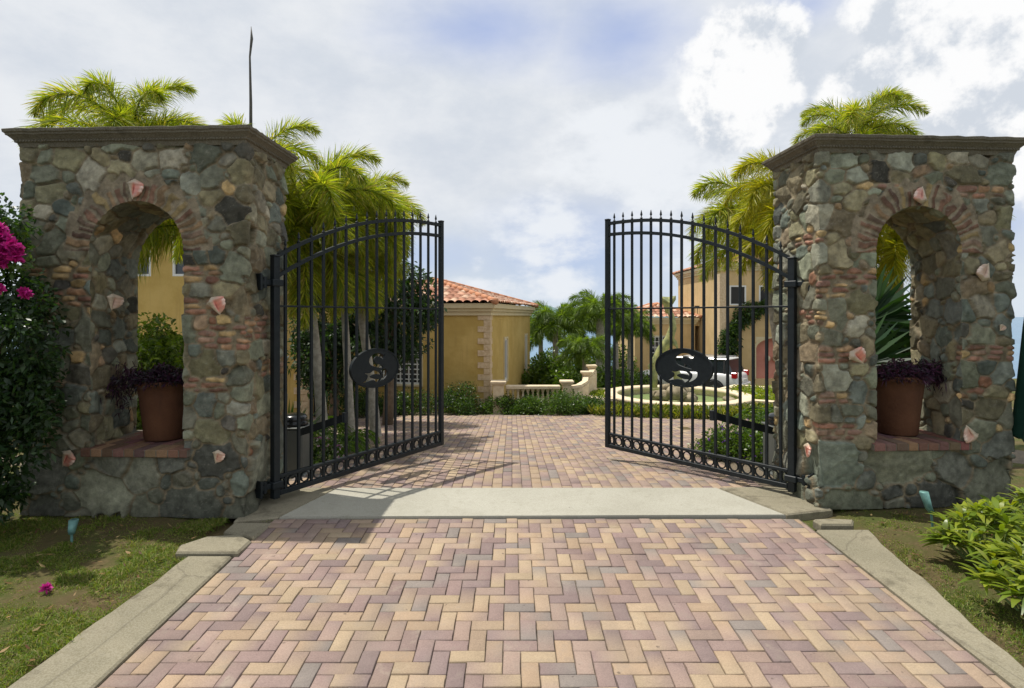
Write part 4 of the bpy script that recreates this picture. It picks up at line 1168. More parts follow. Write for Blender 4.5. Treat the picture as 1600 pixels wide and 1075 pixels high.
def tile_slope(A, e0, e1, r0, r1, pitch=.21, course=.33):
    """barrel tiles between eave line e0-e1 and upper line r0-r1 (Vectors)"""
    e0, e1, r0, r1 = [np.array(v, float) for v in (e0, e1, r0, r1)]
    U = e1-e0; Lu = np.linalg.norm(U); U = U/Lu; mid = (r0+r1)/2-(e0+e1)/2; Vv = mid-U*np.dot(mid, U); Lv = np.linalg.norm(Vv); Vv /= Lv; N = np.cross(U, Vv)
    if N[2] < 0: N = -N
    a0, a1 = np.dot(r0-e0, U), np.dot(r1-e0, U)
    nu = int(Lu/pitch)*8; nv_c = int(round(Lv/course)); vs = []
    for c in range(nv_c): vs += [(c*Lv/nv_c, .030, c), ((c+.45)*Lv/nv_c, .015, c), ((c+1)*Lv/nv_c-.004, .0, c)]
    rr = np.random.default_rng(int(Lu*100)); tint = np.array([(.48, .24, .155), (.54, .30, .20), (.42, .20, .125), (.60, .40, .28), (.36, .17, .11), (.62, .45, .33)])
    ti = rr.integers(0, len(tint), (nv_c+1, nu//8+2)); tg = rr.uniform(.75, 1.15, (nv_c+1, nu//8+2))
    G = []; C = []
    for v, lift, c in vs:
        lo, hi = a0*v/Lv, Lu+(a1-Lu)*v/Lv
        u = np.linspace(0, Lu, nu+1); k = np.floor(u/Lu*(nu/8)-1e-6).astype(int).clip(0); uc = np.clip(u, lo, hi)
        ph = (uc/Lu*(nu/8)) % 1
        h = np.abs(np.sin(ph*math.pi))**.6*.055+lift
        G.append(e0+U*uc[:, None]+Vv*v+N*h[:, None]); C.append(tint[ti[c, k]]*tg[c, k][:, None]*(.45+.55*np.minimum(1, h/.05))[:, None]**.0)
    G = np.array(G); C = np.array(C); w = nu+1
    i = np.arange(len(vs)-1)[:, None]*w+np.arange(nu)[None]; Q = np.stack([i, i+1, i+1+w, i+w], -1).reshape(-1, 4)
    A.add(G.reshape(-1, 3), Q, C.reshape(-1, 3))
def ridge_caps(b, p, q, r=.075):
    p, q = Vector(p), Vector(q); n = max(1, int((q-p).length/.32)); d = (q-p)/n
    for k in range(n):
        a = p+d*k; c = a+d*1.12; b.tube([a+Vector((0, 0, .0)), c+Vector((0, 0, .012))], [r*1.08, r*.92], 12)
def hip_roof(root, fr, u0, u1, w0, w1, z, rise, ov=.22):
    a, c, d, e = u0-ov, u1+ov, w0-ov, w1+ov; wu, ww = c-a, e-d
    if wu < ww: r0, r1 = fr((a+c)/2, d+wu/2, z+rise), fr((a+c)/2, e-wu/2, z+rise)
    else: r0, r1 = fr(a+ww/2, (d+e)/2, z+rise), fr(c-ww/2, (d+e)/2, z+rise)
    cor = [fr(a, d, z), fr(c, d, z), fr(c, e, z), fr(a, e, z)]
    A = Acc()
    if wu < ww:
        tile_slope(A, cor[0], cor[1], r0, r0); tile_slope(A, cor[1], cor[2], r0, r1); tile_slope(A, cor[2], cor[3], r1, r1); tile_slope(A, cor[3], cor[0], r1, r0)
        hips = [(cor[0], r0), (cor[1], r0), (cor[2], r1), (cor[3], r1), (r0, r1)]
    else:
        tile_slope(A, cor[0], cor[1], r0, r1); tile_slope(A, cor[1], cor[2], r1, r1); tile_slope(A, cor[2], cor[3], r1, r0); tile_slope(A, cor[3], cor[0], r0, r0)
        hips = [(cor[0], r0), (cor[1], r1), (cor[2], r1), (cor[3], r0), (r0, r1)]
    rf = link('roof', A.mesh('roof'), M['tile'], root, smooth=True)
    b = MB(); b.col = (.48, .22, .12)
    for p, q in hips:
        if (Vector(p)-Vector(q)).length > .3: ridge_caps(b, Vector(p)+Vector((0, 0, .035)), Vector(q)+Vector((0, 0, .035)))
    b.build('ridge_tiles', M['tile'], rf, True)
    # cornice under the eave
    b = MB()
    for o, h0, h1 in ((.05, -.30, -.20), (.10, -.20, -.12), (.16, -.12, -.0)):
        uu0, uu1, vv0, vv1 = u0-o, u1+o, w0-o, w1+o
        obox(b, fr, uu0, uu1, vv0, vv1, z+h0, z+h1-.001)
    b.build('cornice', M['cream'], root)
def quoins(root, fr, z0, z1, side, corner=True, step=.30):
    """toothed stone corner at u = 0; side = +1 teeth along +u"""
    b = MB(); z = z0; k = 0
    while z < z1-.01:
        e = min(z+step/2, z1)
        ext = .30 if k % 2 else .145
        obox(b, fr, *sorted((-.025*side, ext*side)), -.025, .0, z+.004, e-.004)
        ext2 = .20 if k % 2 else .13
        obox(b, fr, *sorted((-.025*side, .0)), 0, ext2, z+.004, e-.004)
        z = e; k += 1
    b.build('quoins', M['quoin'], root)
# ---- garden house (the one with the hipped tiled roof)
cz = -.95
th0 = math.atan2(.21, 1)
bA = empty('garden_house', (-.557, 14.16, cz), 0, 'ochre single-storey house with hipped terracotta roof and coral stone quoins', 'house')
ux, vx = Vector((-math.cos(th0), math.sin(th0), 0)), Vector((math.sin(th0), math.cos(th0), 0))
frA = lambda u, w, z: ux*u+vx*w+Vector((0, 0, z))
EZ = 2.02-cz
b = MB(); wall_mesh(b, 0, 4.6, 0, EZ-.2, [(1.8, 2.95, .90, 1.93)], .12, frA)
frS = lambda u, w, z: vx*u+ux*w+Vector((0, 0, z))
wall_mesh(b, 0, 5.75, 0, EZ-.2, [(1.62, 2.02, .86, 2.02), (4.72, 5.12, .86, 2.02)], .12, frS)
wall_mesh(b, 0, 5.75, 0, EZ-.2, [], .12, lambda u, w, z: frA(4.6, u, z)); wall_mesh(b, 0, 4.6, 0, EZ-.2, [], .12, lambda u, w, z: frA(u, 5.75, z))
b.build('wall', M['stucco'], bA)
window(bA, frA, 1.8, 2.95, .90, 1.93, 10, 8, sill=True, surround=.05)
window(bA, frS, 1.62, 2.02, .86, 2.02, 1, 1, surround=.05); window(bA, frS, 4.72, 5.12, .86, 2.02, 1, 1, surround=.05)
quoins(bA, frA, 0, EZ-.3, 1)
hip_roof(bA, frA, 0, 4.6, 0, 5.75, EZ, .72)
# ---- left house, two storeys, porch corner with quoins
bB = empty('left_house', (-4.45, 12.4, -.75), 0, 'tall ochre house behind the left pillar with dark upper windows', 'house')
frB = lambda u, w, z: Vector((-u, w, z))
b = MB(); wall_mesh(b, 0, 5.2, 0, 5.2, [(2.42, 2.95, 3.32, 4.4), (3.42, 3.98, 3.32, 4.4)], .12, frB)
wall_mesh(b, 0, 5, 0, 5.2, [(.35, 1.4, 0, 2.3)], .12, lambda u, w, z: Vector((-w, u, z)))
wall_mesh(b, 0, 5, 0, 5.2, [], .12, lambda u, w, z: Vector((-5.2, u, z))); b.add([(0, 0, 5.2), (-5.2, 0, 5.2), (-5.2, 5, 5.2), (0, 5, 5.2)], [(0, 1, 2, 3)])
b.build('wall', M['stucco'], bB)
for a, c in ((2.42, 2.95), (3.42, 3.98)): window(bB, frB, a, c, 3.32, 4.4, 1, 2)
b = MB(); obox(b, lambda u, w, z: Vector((-w, u, z)), .35, 1.4, .08, .12, 0, 2.3); b.build('door', M['shade'], bB)
quoins(bB, frB, 0, 3.2, 1)
hip_roof(bB, frB, 0, 5.2, 0, 5, 5.2, .7)
# ---- far low house on the right with tiled roof and terrace
zC = -1.47
bC = empty('far_house', (0, 0, zC), 0, 'low pale house with terracotta roof and balcony terrace beyond the fountain', 'house')
def fC(x0, y0): return lambda u, w, z: Vector((x0+u, y0+w, z))
xL, xR, yC = at(992, 0, 26).x, at(1086, 0, 26).x, 26
b = MB(); frc = fC(xL, yC); wC = xR-xL
wall_mesh(b, 0, wC, 0, 3.05, [(.75, 1.45, .75, 2.25)], .12, frc); wall_mesh(b, 0, 5, 0, 3.05, [], .12, lambda u, w, z: Vector((xL, yC+u, z))); wall_mesh(b, 0, 1.6, 0, 3.05, [], .1, lambda u, w, z: Vector((xR, yC+u, z)))
x2 = at(1126, 0, 26).x
wall_mesh(b, 0, x2-xR+.3, 0, 2.8, [(.3, .62, 0, 2.0)], .1, fC(xR, yC+1.6))
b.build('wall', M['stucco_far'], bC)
window(bC, frc, .75, 1.45, .75, 2.25, 4, 6, surround=.06)
b = MB(); obox(b, fC(xR, yC+1.6), .3, .62, .08, .1, 0, 2.0); b.build('door', M['shade'], bC)
hip_roof(bC, frc, 0, wC, 0, 4.5, 3.10, .62)
b = MB(); b.box(xR+.02, x2+.2, yC+.1, yC+4, 2.72, 2.98, .02); b.build('terrace', M['stucco_far'], bC)
b = MB(); xx = xR+.05
while xx < x2+.15: b.box(xx-.012, xx+.012, yC+.16, yC+.184, 2.98, 3.62); xx += .11
b.box(xR+.04, x2+.2, yC+.15, yC+.19, 3.60, 3.65); b.box(xR+.04, x2+.2, yC+.15, yC+.19, 3.02, 3.05); b.build('railing', M['iron'], bC)
b = MB(); xx = at(1108, 0, 27.5).x; b.box(xx-.09, xx+.09, yC+1.45, yC+1.59, 1.55, 1.9, .02); b.lathe([(.10, 1.9), (.02, 2.0)], xx, yC+1.52, 10); b.box(xx-.06, xx+.06, yC+1.48, yC+1.56, 1.46, 1.55); b.build('wall_lantern', simple('lantern_red', (.22, .05, .03), None, rough=.5), bC)
# two dark chairs on the terrace
for k, px in enumerate((1097, 1108)):
    x = at(px, 0, 27).x; ch = empty('terrace_chair', (x, 27, zC+2.98), 0, ['dark slatted chair on the terrace, the one nearer the tiled roof', 'dark slatted chair on the terrace, the one nearer the tall house'][k], 'chair', 'chairs on the terrace')
    b = MB(); b.box(-.24, .24, -.2, .2, .38, .42, .01); b.build('seat', M['shade'], ch)
    b = MB()
    for q in range(8): b.box(-.23+q*.06, -.19+q*.06, .17, .2, .42, .95)
    b.box(-.24, .24, .16, .21, .93, .98); b.build('backrest', M['shade'], ch)
    for sx in (-.22, .2):
        for sy in (-.18, .16): b = MB(); b.box(sx, sx+.03, sy, sy+.03, 0, .38); b.build('leg', M['shade'], ch)
# ---- tall house on the right
yD = 23.5; xa = at(1126, 0, yD).x; xb = at(1335, 0, yD).x
bD = empty('right_house', (0, 0, zC), 0, 'two-storey pale ochre house with dark screened openings behind the right gate leaf', 'house')
fD = fC(xa, yD); Wd_ = xb-xa
def uD(px): return at(px, 0, yD).x-xa
def zD(py): return at(0, py, yD).z-zC
topD = zD(416)
hol = [(uD(1140), uD(1166), zD(477), zD(446)), (uD(1186), uD(1262), zD(477), zD(446)), (uD(1284), uD(1312), zD(477), zD(446))]
b = MB(); wall_mesh(b, 0, Wd_, 0, topD, hol+[(uD(1181), uD(1248), zD(592), zD(527))], .30, fD); wall_mesh(b, 0, 6, 0, topD, [], .1, lambda u, w, z: Vector((xa, yD+u, z)))
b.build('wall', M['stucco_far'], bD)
for h in hol: window(bD, fD, *h, 1, 1, pane='shade', fw=.06)
hip_roof(bD, fD, 0, Wd_, 0, 6, topD+.12, .9, ov=.2)
# pale pilaster at the near corner
b = MB(); b.box(xa-.06, xa+.32, yD-.06, yD+.3, 0, topD-.3, .01); b.build('pilaster', M['quoin'], bD)
# arched niche with pink plaster
b = MB(); uc, hw = (uD(1181)+uD(1248))/2, (uD(1248)-uD(1181))/2; zs = zD(545); n = 24; za = zD(527)
pts = [(uc-hw, zD(592)), (uc-hw, zs)]+[(uc-hw*math.cos(math.pi*k/n), zs+(za-zs-.02)*math.sin(math.pi*k/n)) for k in range(1, n)]+[(uc+hw, zs), (uc+hw, zD(592))]
b = MB(); b.add([fD(u, .28, z) for u, z in pts], [tuple(range(len(pts)))]); b.build('niche', M['pink'], bD)
b = MB()
for (p, q) in zip(pts[:-1], pts[1:]):
    def sc(p, k): return (uc+(p[0]-uc)*k, zs+(p[1]-zs)*(k if p[1] > zs else 1))
    i0, i1, o0, o1 = p, q, sc(p, 1.14), sc(q, 1.14)
    vs = [fD(*(i0[0], -.04, i0[1])), fD(i1[0], -.04, i1[1]), fD(o1[0], -.04, o1[1]), fD(o0[0], -.04, o0[1]), fD(i0[0], .27, i0[1]), fD(i1[0], .27, i1[1]), fD(o1[0], -.0, o1[1]), fD(o0[0], .0, o0[1])]
    b.add(vs, [(0, 1, 2, 3), (0, 4, 5, 1), (3, 2, 6, 7)])
# plaster between the arch and its square opening
for sgn in (-1, 1):
    side_pts = [p for p in pts if (p[0]-uc)*sgn >= -1e-6 and p[1] >= zs-1e-6]
    side_pts.sort(key=lambda p: p[1]); ring = [fD(p[0], -.002, p[1]) for p in side_pts]+[fD(uc, -.002, za+.02), fD(uc+sgn*hw, -.002, za+.02)]
    b.add(ring, [tuple(range(len(ring)))])
b.build('arch_surround', M['cream'], bD)
# small wall fountain masks in the niche
b = MB()
for k in range(3): u = uc-.3+k*.30; b.lathe([(.02, zD(566)), (.09, zD(563)), (.10, zD(559)), (.03, zD(556))], fD(u, .2, 0).x, yD+.2, 12)
b.build('wall_ornament', M['coral'], bD, True)
# cordon of climbing vine over the niche
A = Acc()
for t in np.linspace(0, 1, 46):
    a = math.pi*(1-t*.72); r = 2.05
    c = fD(uc+r*math.cos(a)*1.02, -.15, zs-.3+r*.92*math.sin(a)+.25)
    s_ = .36+.14*math.sin(t*20)
    leaf_cloud(A, c, (s_, .25, s_), 150, .13, GR_D+GR_M, shell=.1)
for zq in np.linspace(0, 1.8, 8): leaf_cloud(A, fD(uc-2.05, -.15, zq+.4), (.42, .28, .40), 190, .13, GR_D+GR_M, shell=.1)
vine = empty('climbing_vine', fD(uc-2.05, -.15, zC), 0, 'dark green climbing vine arching over the pink niche of the right house', 'vine')
o = link('foliage', A.mesh('foliage'), M['leaf'], vine); o.matrix_parent_inverse = Matrix.Identity(4); o.location = Vector((0, 0, zC))-vine.location
b = MB(); p0 = fD(uc-2.05, -.1, 0); b.tube([p0+Vector((0, 0, zC-.1)), p0+Vector((.1, 0, zC+1.2)), p0+Vector((.3, 0, zC+2.4))], [.05, .04, .02], 8); o = b.build('stem', M['bark2'], vine); o.location = -vine.location
A = Acc(); d = unit(rng.normal(size=(120, 3))); P = np.array(fD(uc+.9, -.4, zs+1.35+zC))+d*np.array([.22, .12, .22]); A.add(*blades(P, unit(d+rng.normal(size=(120, 3))), .12, .1, 0, 2, pick([(.35, .08, .06), (.45, .12, .10)], 120), prof=(.4, 1, 0)))
o = prop(link('flowers', A.mesh('flowers'), M['petal'], vine), kind='stuff'); o.location = -vine.location

# ================================================================== balustrade and stepped wall
bl = empty('balustrade', (0, 0, 0), 0, 'pale cast-stone balustrade with turned balusters beside the house corner', 'balustrade')
yB = 13.95; zb = gzf(yB)
def pier(b, x, y, z0, z1, w=.17):
    b.box(x-w, x+w, y-w, y+w, z0, z1-.10, .008); b.box(x-w-.03, x+w+.03, y-w-.03, y+w+.03, z1-.10, z1-.06, .008); b.box(x-w-.06, x+w+.06, y-w-.06, y+w+.06, z1-.06, z1, .012)
xp0, xp1 = at(779, 0, yB).x, at(886, 0, yB).x
b = MB(); pier(b, xp0, yB-.1, zb-.05, at(0, 594, yB).z, .13); b.build('pier', M['coral'], bl)
b = MB(); pier(b, xp1, yB+.1, zb-.05, at(0, 595, yB).z, .11); b.build('pier', M['coral'], bl)
zt = at(0, 602, yB).z
b = MB(); b.box(xp0+.17, xp1-.17, yB-.11, yB+.11, zt-.09, zt, .015); b.build('handrail', M['coral'], bl)
b = MB(); b.box(xp0+.17, xp1-.17, yB-.10, yB+.10, zb-.05, zb+.10, .01); b.build('plinth', M['coral'], bl)
nb_ = 11
for k in range(nb_):
    x = xp0+.17+(xp1-xp0-.34)*(k+.5)/nb_; h0, h1 = zb+.10, zt-.09; H_ = h1-h0
    b = MB(); b.lathe([(.052, h0), (.052, h0+.05*H_), (.028, h0+.10*H_), (.042, h0+.2*H_), (.054, h0+.36*H_), (.045, h0+.52*H_), (.026, h0+.72*H_), (.024, h0+.84*H_), (.040, h0+.90*H_), (.048, h0+.95*H_), (.048, h1)], x, yB, 12); b.build('baluster', M['coral'], bl, True)
sw = empty('stepped_wall', (0, 0, 0), 0, 'pale stone garden wall stepping up behind the shrubs at the forecourt edge', 'garden wall')
b = MB()
q = [at(890, 605, 14.2), at(904, 603, 14.6), at(914, 597, 15.0), at(916, 587, 15.8), at(923, 583, 16.2), at(927, 577, 16.6)]
for a, c in zip(q[:-1], q[1:]): b.bar(a, c, .15, .07)
for a, c in zip(q[:-1], q[1:]):
    vs = [(a.x, a.y, a.z-.05), (c.x, c.y, c.z-.05), (c.x, c.y, gzf(c.y)-.1), (a.x, a.y, gzf(a.y)-.1)]; vs += [(x+.12, y+.12, z) for x, y, z in vs]
    b.add(vs, [(0, 1, 2, 3), (4, 7, 6, 5), (0, 4, 5, 1)])
pier(b, at(916, 0, 15.6).x, 15.6, gzf(15.6), at(0, 580, 15.6).z, .09); pier(b, at(924, 0, 16.6).x, 16.6, gzf(16.6), at(0, 570, 16.6).z, .09)
b.build('wall', M['coral'], sw)

# ================================================================== fountain
fx, fy = 4.42, 15.25; fz = gzf(15.25)-.0; zr = -.37; Rf = 1.86
ft_ = empty('fountain', (fx, fy, fz), 0, 'round pale stone fountain pool with a bronze leaping fish', 'fountain')
b = MB(); r0 = zr-fz
b.lathe([(Rf-.02, -.25), (Rf-.02, r0-.11), (Rf+.03, r0-.10), (Rf+.06, r0-.07), (Rf+.06, r0-.02), (Rf+.04, r0), (Rf-.26, r0), (Rf-.29, r0-.02), (Rf-.29, r0-.08), (Rf-.24, r0-.10), (Rf-.24, r0-.62)], 0, 0, 72, cap=False); b.build('pool_rim', M['coral'], ft_, True)
b = MB(); b.lathe([(Rf-.22, r0-.22), (.001, r0-.22)], 0, 0, 64, cap=False); b.build('water', M['pool'], ft_)
# rocks in the pool
rr = random.Random(5)
def rock(c, r, parent, seed):
    n1, n2 = 12, 9; V = []; Q = []
    for i in range(n2+1):
        for k in range(n1):
            a = 2*math.pi*k/n1; p = math.pi*i/n2; V.append((math.sin(p)*math.cos(a), math.sin(p)*math.sin(a), math.cos(p)))
    V = np.array(V); nn_ = (fbm(V+seed, 1.3, 3, seed)-.5)*.9+1; V = V*nn_[:, None]*np.array([r, r*.8, r*.7])+np.array(c)
    for i in range(n2):
        for k in range(n1): Q.append((i*n1+k, (i+1)*n1+k, (i+1)*n1+(k+1) % n1, i*n1+(k+1) % n1))
    return link('rock', amesh('rock', V, Q), M['rock'], parent)
for k in range(7):
    a = k*.9; rock((.42*math.cos(a)-.05, .42*math.sin(a), r0-.12+.10*(k % 3)), .20+.05*(k % 2), ft_, k+1)
for k in range(8):
    a = -.9+k*.13; rock((1.35*math.cos(a)+.02, 1.35*math.sin(a), r0-.15), .12, ft_, k+20)
for k in range(6):
    a = 3.6+k*.14; rock((1.38*math.cos(a), 1.38*math.sin(a), r0-.16), .11, ft_, k+40)
# leaping fish: tail fluke on top, body twisting down, fins spread near the base
b = MB(); z = lambda py: at(0, py, fy).z-fz; x = lambda px: at(px, 0, fy).x-fx
path = [(x(1022), z(606)), (x(1022), z(585)), (x(1026), z(566)), (x(1034), z(548)), (x(1045), z(530)), (x(1050), z(512)), (x(1049), z(496)), (x(1045), z(483)), (x(1043), z(474))]
b.tube([Vector((p[0], .08*math.sin(i*.9), p[1])) for i, p in enumerate(path)], [.09, .11, .13, .14, .12, .10, .08, .06, .05], 16)
b.build('fish_body', M['bronze'], ft_, True)
def fin(name, pts, th=.035):
    b = MB(); n = len(pts); c = Vector((sum(p[0] for p in pts)/n, 0, sum(p[1] for p in pts)/n))
    vs = [(p[0], -.008, p[1]) for p in pts]+[(p[0], .008, p[1]) for p in pts]+[(c.x, -th, c.z), (c.x, th, c.z)]; fs = []
    for i in range(n): j = (i+1) % n; fs += [(i, j, n+j, n+i), (i, 2*n, j), (n+i, n+j, 2*n+1)]
    b.add(vs, fs); return b.build(name, M['bronze'], ft_)
fin('tail_fluke', [(x(1040), z(490)), (x(1036), z(476)), (x(1031), z(468)), (x(1031), z(463)), (x(1044), z(464)), (x(1056), z(462)), (x(1056), z(468)), (x(1051), z(476)), (x(1049), z(490))], .13)
fin('side_fin', [(x(1030), z(552)), (x(1020), z(560)), (x(1012), z(572)), (x(1014), z(578)), (x(1022), z(570)), (x(1030), z(564))])
fin('back_fin', [(x(1050), z(525)), (x(1058), z(534)), (x(1060), z(548)), (x(1054), z(540)), (x(1046), z(540))])
b = MB(); b.tube([(x(1036), .1, z(548)), (x(1050), .2, z(565)), (x(1062), .15, z(590)), (x(1060), .1, z(612))], [.05, .10, .12, .10], 12); b.build('second_fish', M['bronze'], ft_, True)
# planter walls to either side of the pool
def planter(name, pts, ztop, w, label, zbase=-.3):
    root = empty(name, (0, 0, 0), 0, label, 'planter wall'); b = MB(); c = MB()
    for a, d in zip(pts[:-1], pts[1:]):
        a, d = Vector((*a, 0)), Vector((*d, 0)); ext = (d-a).normalized()*w*.3
        n = (d-a).normalized().cross(Vector((0, 0, 1)))*w/2
        for bb, w_, z0, z1 in ((b, .8, gzf((a.y+d.y)/2)-.2, ztop-.07), (c, 1.25, ztop-.07, ztop)):
            vs = [(*(p+s*n*w_).xy, zz) for p in (a-ext, d+ext) for s in (-1, 1) for zz in (z0, z1)]
            bb.add(vs, [(0, 1, 3, 2), (4, 6, 7, 5), (0, 4, 5, 1), (2, 3, 7, 6), (0, 2, 6, 4), (1, 5, 7, 3)])
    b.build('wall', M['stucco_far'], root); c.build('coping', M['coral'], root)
planter('planter_wall', [(6.05, 14.3), (6.6, 13.95), (7.6, 14.15), (8.6, 14.9), (7.9, 16.6), (6.9, 17.4), (6.2, 16.6)], -.40, .2, 'low curved planter wall right of the fountain, filled with lime ground cover')
planter('planter_wall', [(2.75, 14.6), (2.3, 14.55), (1.9, 15.2), (2.0, 16.4), (2.7, 16.5)], -.40, .2, 'short planter wall left of the fountain, filled with lime ground cover')
def cover(name, xs, ys, n, size, pal, label, z0=None, h=.16, test=None, mat='leaf', tall=1, cat='ground cover'):
    P = np.stack([rng.uniform(*xs, n), rng.uniform(*ys, n), np.zeros(n)], 1)
    if test is not None: P = P[test(P)]
    n = len(P); P[:, 2] = (gz(P[:, 1]) if z0 is None else z0)+rng.uniform(-.02, h, n)
    D = unit(rng.normal(size=(n, 3))*.8+np.array([0, 0, tall])); A = Acc()
    s = size*rng.uniform(.6, 1.3, n)
    A.add(*blades(P, D, s, s*(.18 if tall > 1.5 else .5), .4, 2, pick(pal, n, .25), prof=(.5, 1, 0)))
    o = link(name, A.mesh(name), M[mat]); prop(o, label, cat, kind='stuff'); return o
LIME = [(.20, .26, .02), (.28, .32, .03), (.16, .22, .02), (.24, .26, .025)]
cover('ground_cover', (6.0, 8.5), (14.2, 17.2), 5200, .09, LIME, 'lime green ground cover in the planter right of the fountain', -.52, .14, lambda P: np.hypot((P[:, 0]-7.2)/1.25, (P[:, 1]-15.6)/1.6) < 1)
cover('ground_cover', (1.95, 2.7), (14.7, 16.4), 1600, .09, LIME, 'lime green ground cover in the planter left of the fountain', -.55, .14)
rs = np.hypot
cover('border_plants', (1.8, 7.6), (12.0, 14.7), 15000, .26, [(.22, .22, .03), (.13, .17, .02), (.32, .29, .06), (.09, .13, .02)], 'striped yellow border plants round the fountain pool', None, .12,
      lambda P: (np.hypot(P[:, 0]-fx, P[:, 1]-fy) > Rf+.08) & (np.hypot((P[:, 0]-fx)*.9, P[:, 1]-fy) < Rf+1.05) & (P[:, 1] < 14.9), tall=2.2)
cover('grass', (1.6, 10.5), (16.5, 22), 22000, .12, GR_M+[(.09, .15, .02)], 'green lawn behind the fountain', None, .04, lambda P: np.hypot(P[:, 0]-fx, P[:, 1]-fy) > Rf+.3, tall=2, cat='grass')
# ================================================================== car
def car():
    d = 23.2; zc = gzf(d)-.02
    root = empty('parked_car', (at(1078, 0, d).x, d, zc), R(180)-R(38), 'white sport utility vehicle parked beyond the fountain, rear lamp showing', 'car'); root.scale = (.92, .92, .90)
    # local +x is forward; stations along the length: (x, zbottom, zbelt, half width low, half width belt)
    st = [(-2.28, .45, .78, .80, .78), (-2.22, .38, 1.02, .88, .86), (-1.9, .32, 1.06, .93, .92), (-1.2, .30, 1.07, .95, .94), (-.3, .30, 1.06, .95, .94), (.6, .30, 1.05, .95, .94), (1.1, .30, 1.03, .95, .92), (1.6, .32, .99, .93, .88), (2.05, .36, .90, .88, .80), (2.24, .42, .74, .78, .70)]
    V = []; Q = []; K = 12
    for x, zb, zt, wl, wb in st:
        ring = [(wl*.9, zb), (wl, zb+.10), (wl+.005, (zb+zt)/2), (wb+.0, zt-.10), (wb-.06, zt), (wb*.45, zt+.035), (-wb*.45, zt+.035), (-wb+.06, zt), (-wb, zt-.10), (-wl-.005, (zb+zt)/2), (-wl, zb+.10), (-wl*.9, zb)]
        V += [(x, y, z) for y, z in ring]
    n = len(st)
    for i in range(n-1):
        for k in range(K): k2 = (k+1) % K; Q.append((i*K+k, i*K+k2, (i+1)*K+k2, (i+1)*K+k))
    b = MB(); b.add(V, Q+[tuple(range(K))[::-1], tuple((n-1)*K+k for k in range(K))])
    o = b.build('body', M['carwhite'], root, True); bv = o.modifiers.new('s', 'SUBSURF'); bv.levels = 2; bv.render_levels = 2
    # cabin glass, then roof and pillars
    cab = [(-2.12, 1.04, .83), (-1.86, 1.60, .70), (.35, 1.62, .68), (1.10, 1.05, .82)]
    b = MB(); vs = []
    for x, z, w in cab: vs += [(x, -w, z), (x, w, z)]
    lowr = [(-2.12, -.83, 1.02), (-2.12, .83, 1.02), (1.1, -.82, 1.02), (1.1, .82, 1.02)]
    b.add(vs+lowr, [(0, 1, 3, 2), (2, 3, 5, 4), (4, 5, 7, 6), (0, 2, 4, 6), (1, 7, 5, 3)]); b.build('glasshouse', M['glass'], root)
    b = MB(); b.box(-1.90, .40, -.73, .73, 1.59, 1.66, .03); b.build('roof', M['carwhite'], root)
    for s in (-1, 1):
        for (xa, za, wa), (xb, zb, wb) in (((1.08, 1.06, .83), (.36, 1.62, .70)), ((-.05, 1.06, .84), (-.12, 1.61, .70)), ((-1.75, 1.06, .84), (-1.72, 1.61, .715))):
            b = MB(); b.bar((xa, s*wa, za), (xb, s*wb, zb), .05, .05); b.build('pillar', M['carwhite'] if xa > 1 else M['shade'], root)
        b = MB(); b.bar((-1.8, s*.66, 1.70), (.1, s*.66, 1.70), .03); b.bar((-1.75, s*.66, 1.65), (-1.75, s*.66, 1.71), .03); b.bar((.05, s*.66, 1.65), (.05, s*.66, 1.71), .03); b.build('roof_rail', M['chrome'], root)
        b = MB(); b.box(-2.27, -2.06, s*.80-.10, s*.80+.10, .86, 1.10, .02); b.build('tail_light', M['red'], root)
        b = MB(); b.box(1.98, 2.2, s*.66-.12, s*.66+.12, .70, .82, .03); b.build('headlight', M['chrome'], root)
        for wx in (-1.38, 1.42):
            b = MB(); b.ring((wx, s*.90, .36), (1, 0, 0), (0, 0, 1), .20, .36, .22, 28); w_ = b.build('wheel', M['rubber'], root)
            b = MB(); b.ring((wx, s*.93, .36), (1, 0, 0), (0, 0, 1), .02, .06, .16, 16)
            for q in range(6): a = q*math.pi/3; b.bar((wx, s*.97, .36), (wx+.21*math.cos(a), s*.97, .36+.21*math.sin(a)), .03, .05, up=Vector((0, s, 0)))
            b.build('rim', M['chrome'], w_)
            b = MB(); b.ring((wx, s*.925, .36), (1, 0, 0), (0, 0, 1), .37, .43, .06, 28); b.build('wheel_arch', M['rubber'], root)
        b = MB(); b.box(.85, 1.0, s*.98-.08, s*.98+.08, 1.02, 1.16, .03); b.build('mirror', M['carwhite'], root)
    b = MB(); b.box(-2.36, -2.2, -.86, .86, .42, .62, .04); b.build('rear_bumper', M['carwhite'], root)
    b = MB(); b.box(-2.37, -2.34, -.26, .26, .68, .80); b.build('number_plate', M['white'], root)
car()

# ================================================================== planting beyond the gate
gH = 'clipped shrubs along the forecourt edge'
SH_ = [(560, 12.6, (.95, .5, .85), 'dark shrub under the palms left of the lattice window'), (640, 13.2, (.8, .5, .70), 'dark green shrub below the lattice window'), (718, 13.35, (.62, .5, .78), 'shrub against the ochre wall next to the quoins'), (785, 13.45, (.6, .4, .46), 'low shrub in front of the balustrade end pier'), (828, 13.3, (.45, .38, .42), 'low shrub in front of the middle of the balustrade'), (880, 13.15, (.78, .5, .60), 'broad bright shrub before the stepped garden wall'), (925, 13.6, (.45, .4, .40), 'small shrub at the end of the row by the fountain planter')]
for i, (px, d, rad, lb) in enumerate(SH_):
    shrub('shrub', (at(px, 0, d).x, d+.35, gzf(d)-.03), rad, 5200, .055, GR_M if i in (5, 3, 4) else GR_D+GR_M, lb, group=gH)
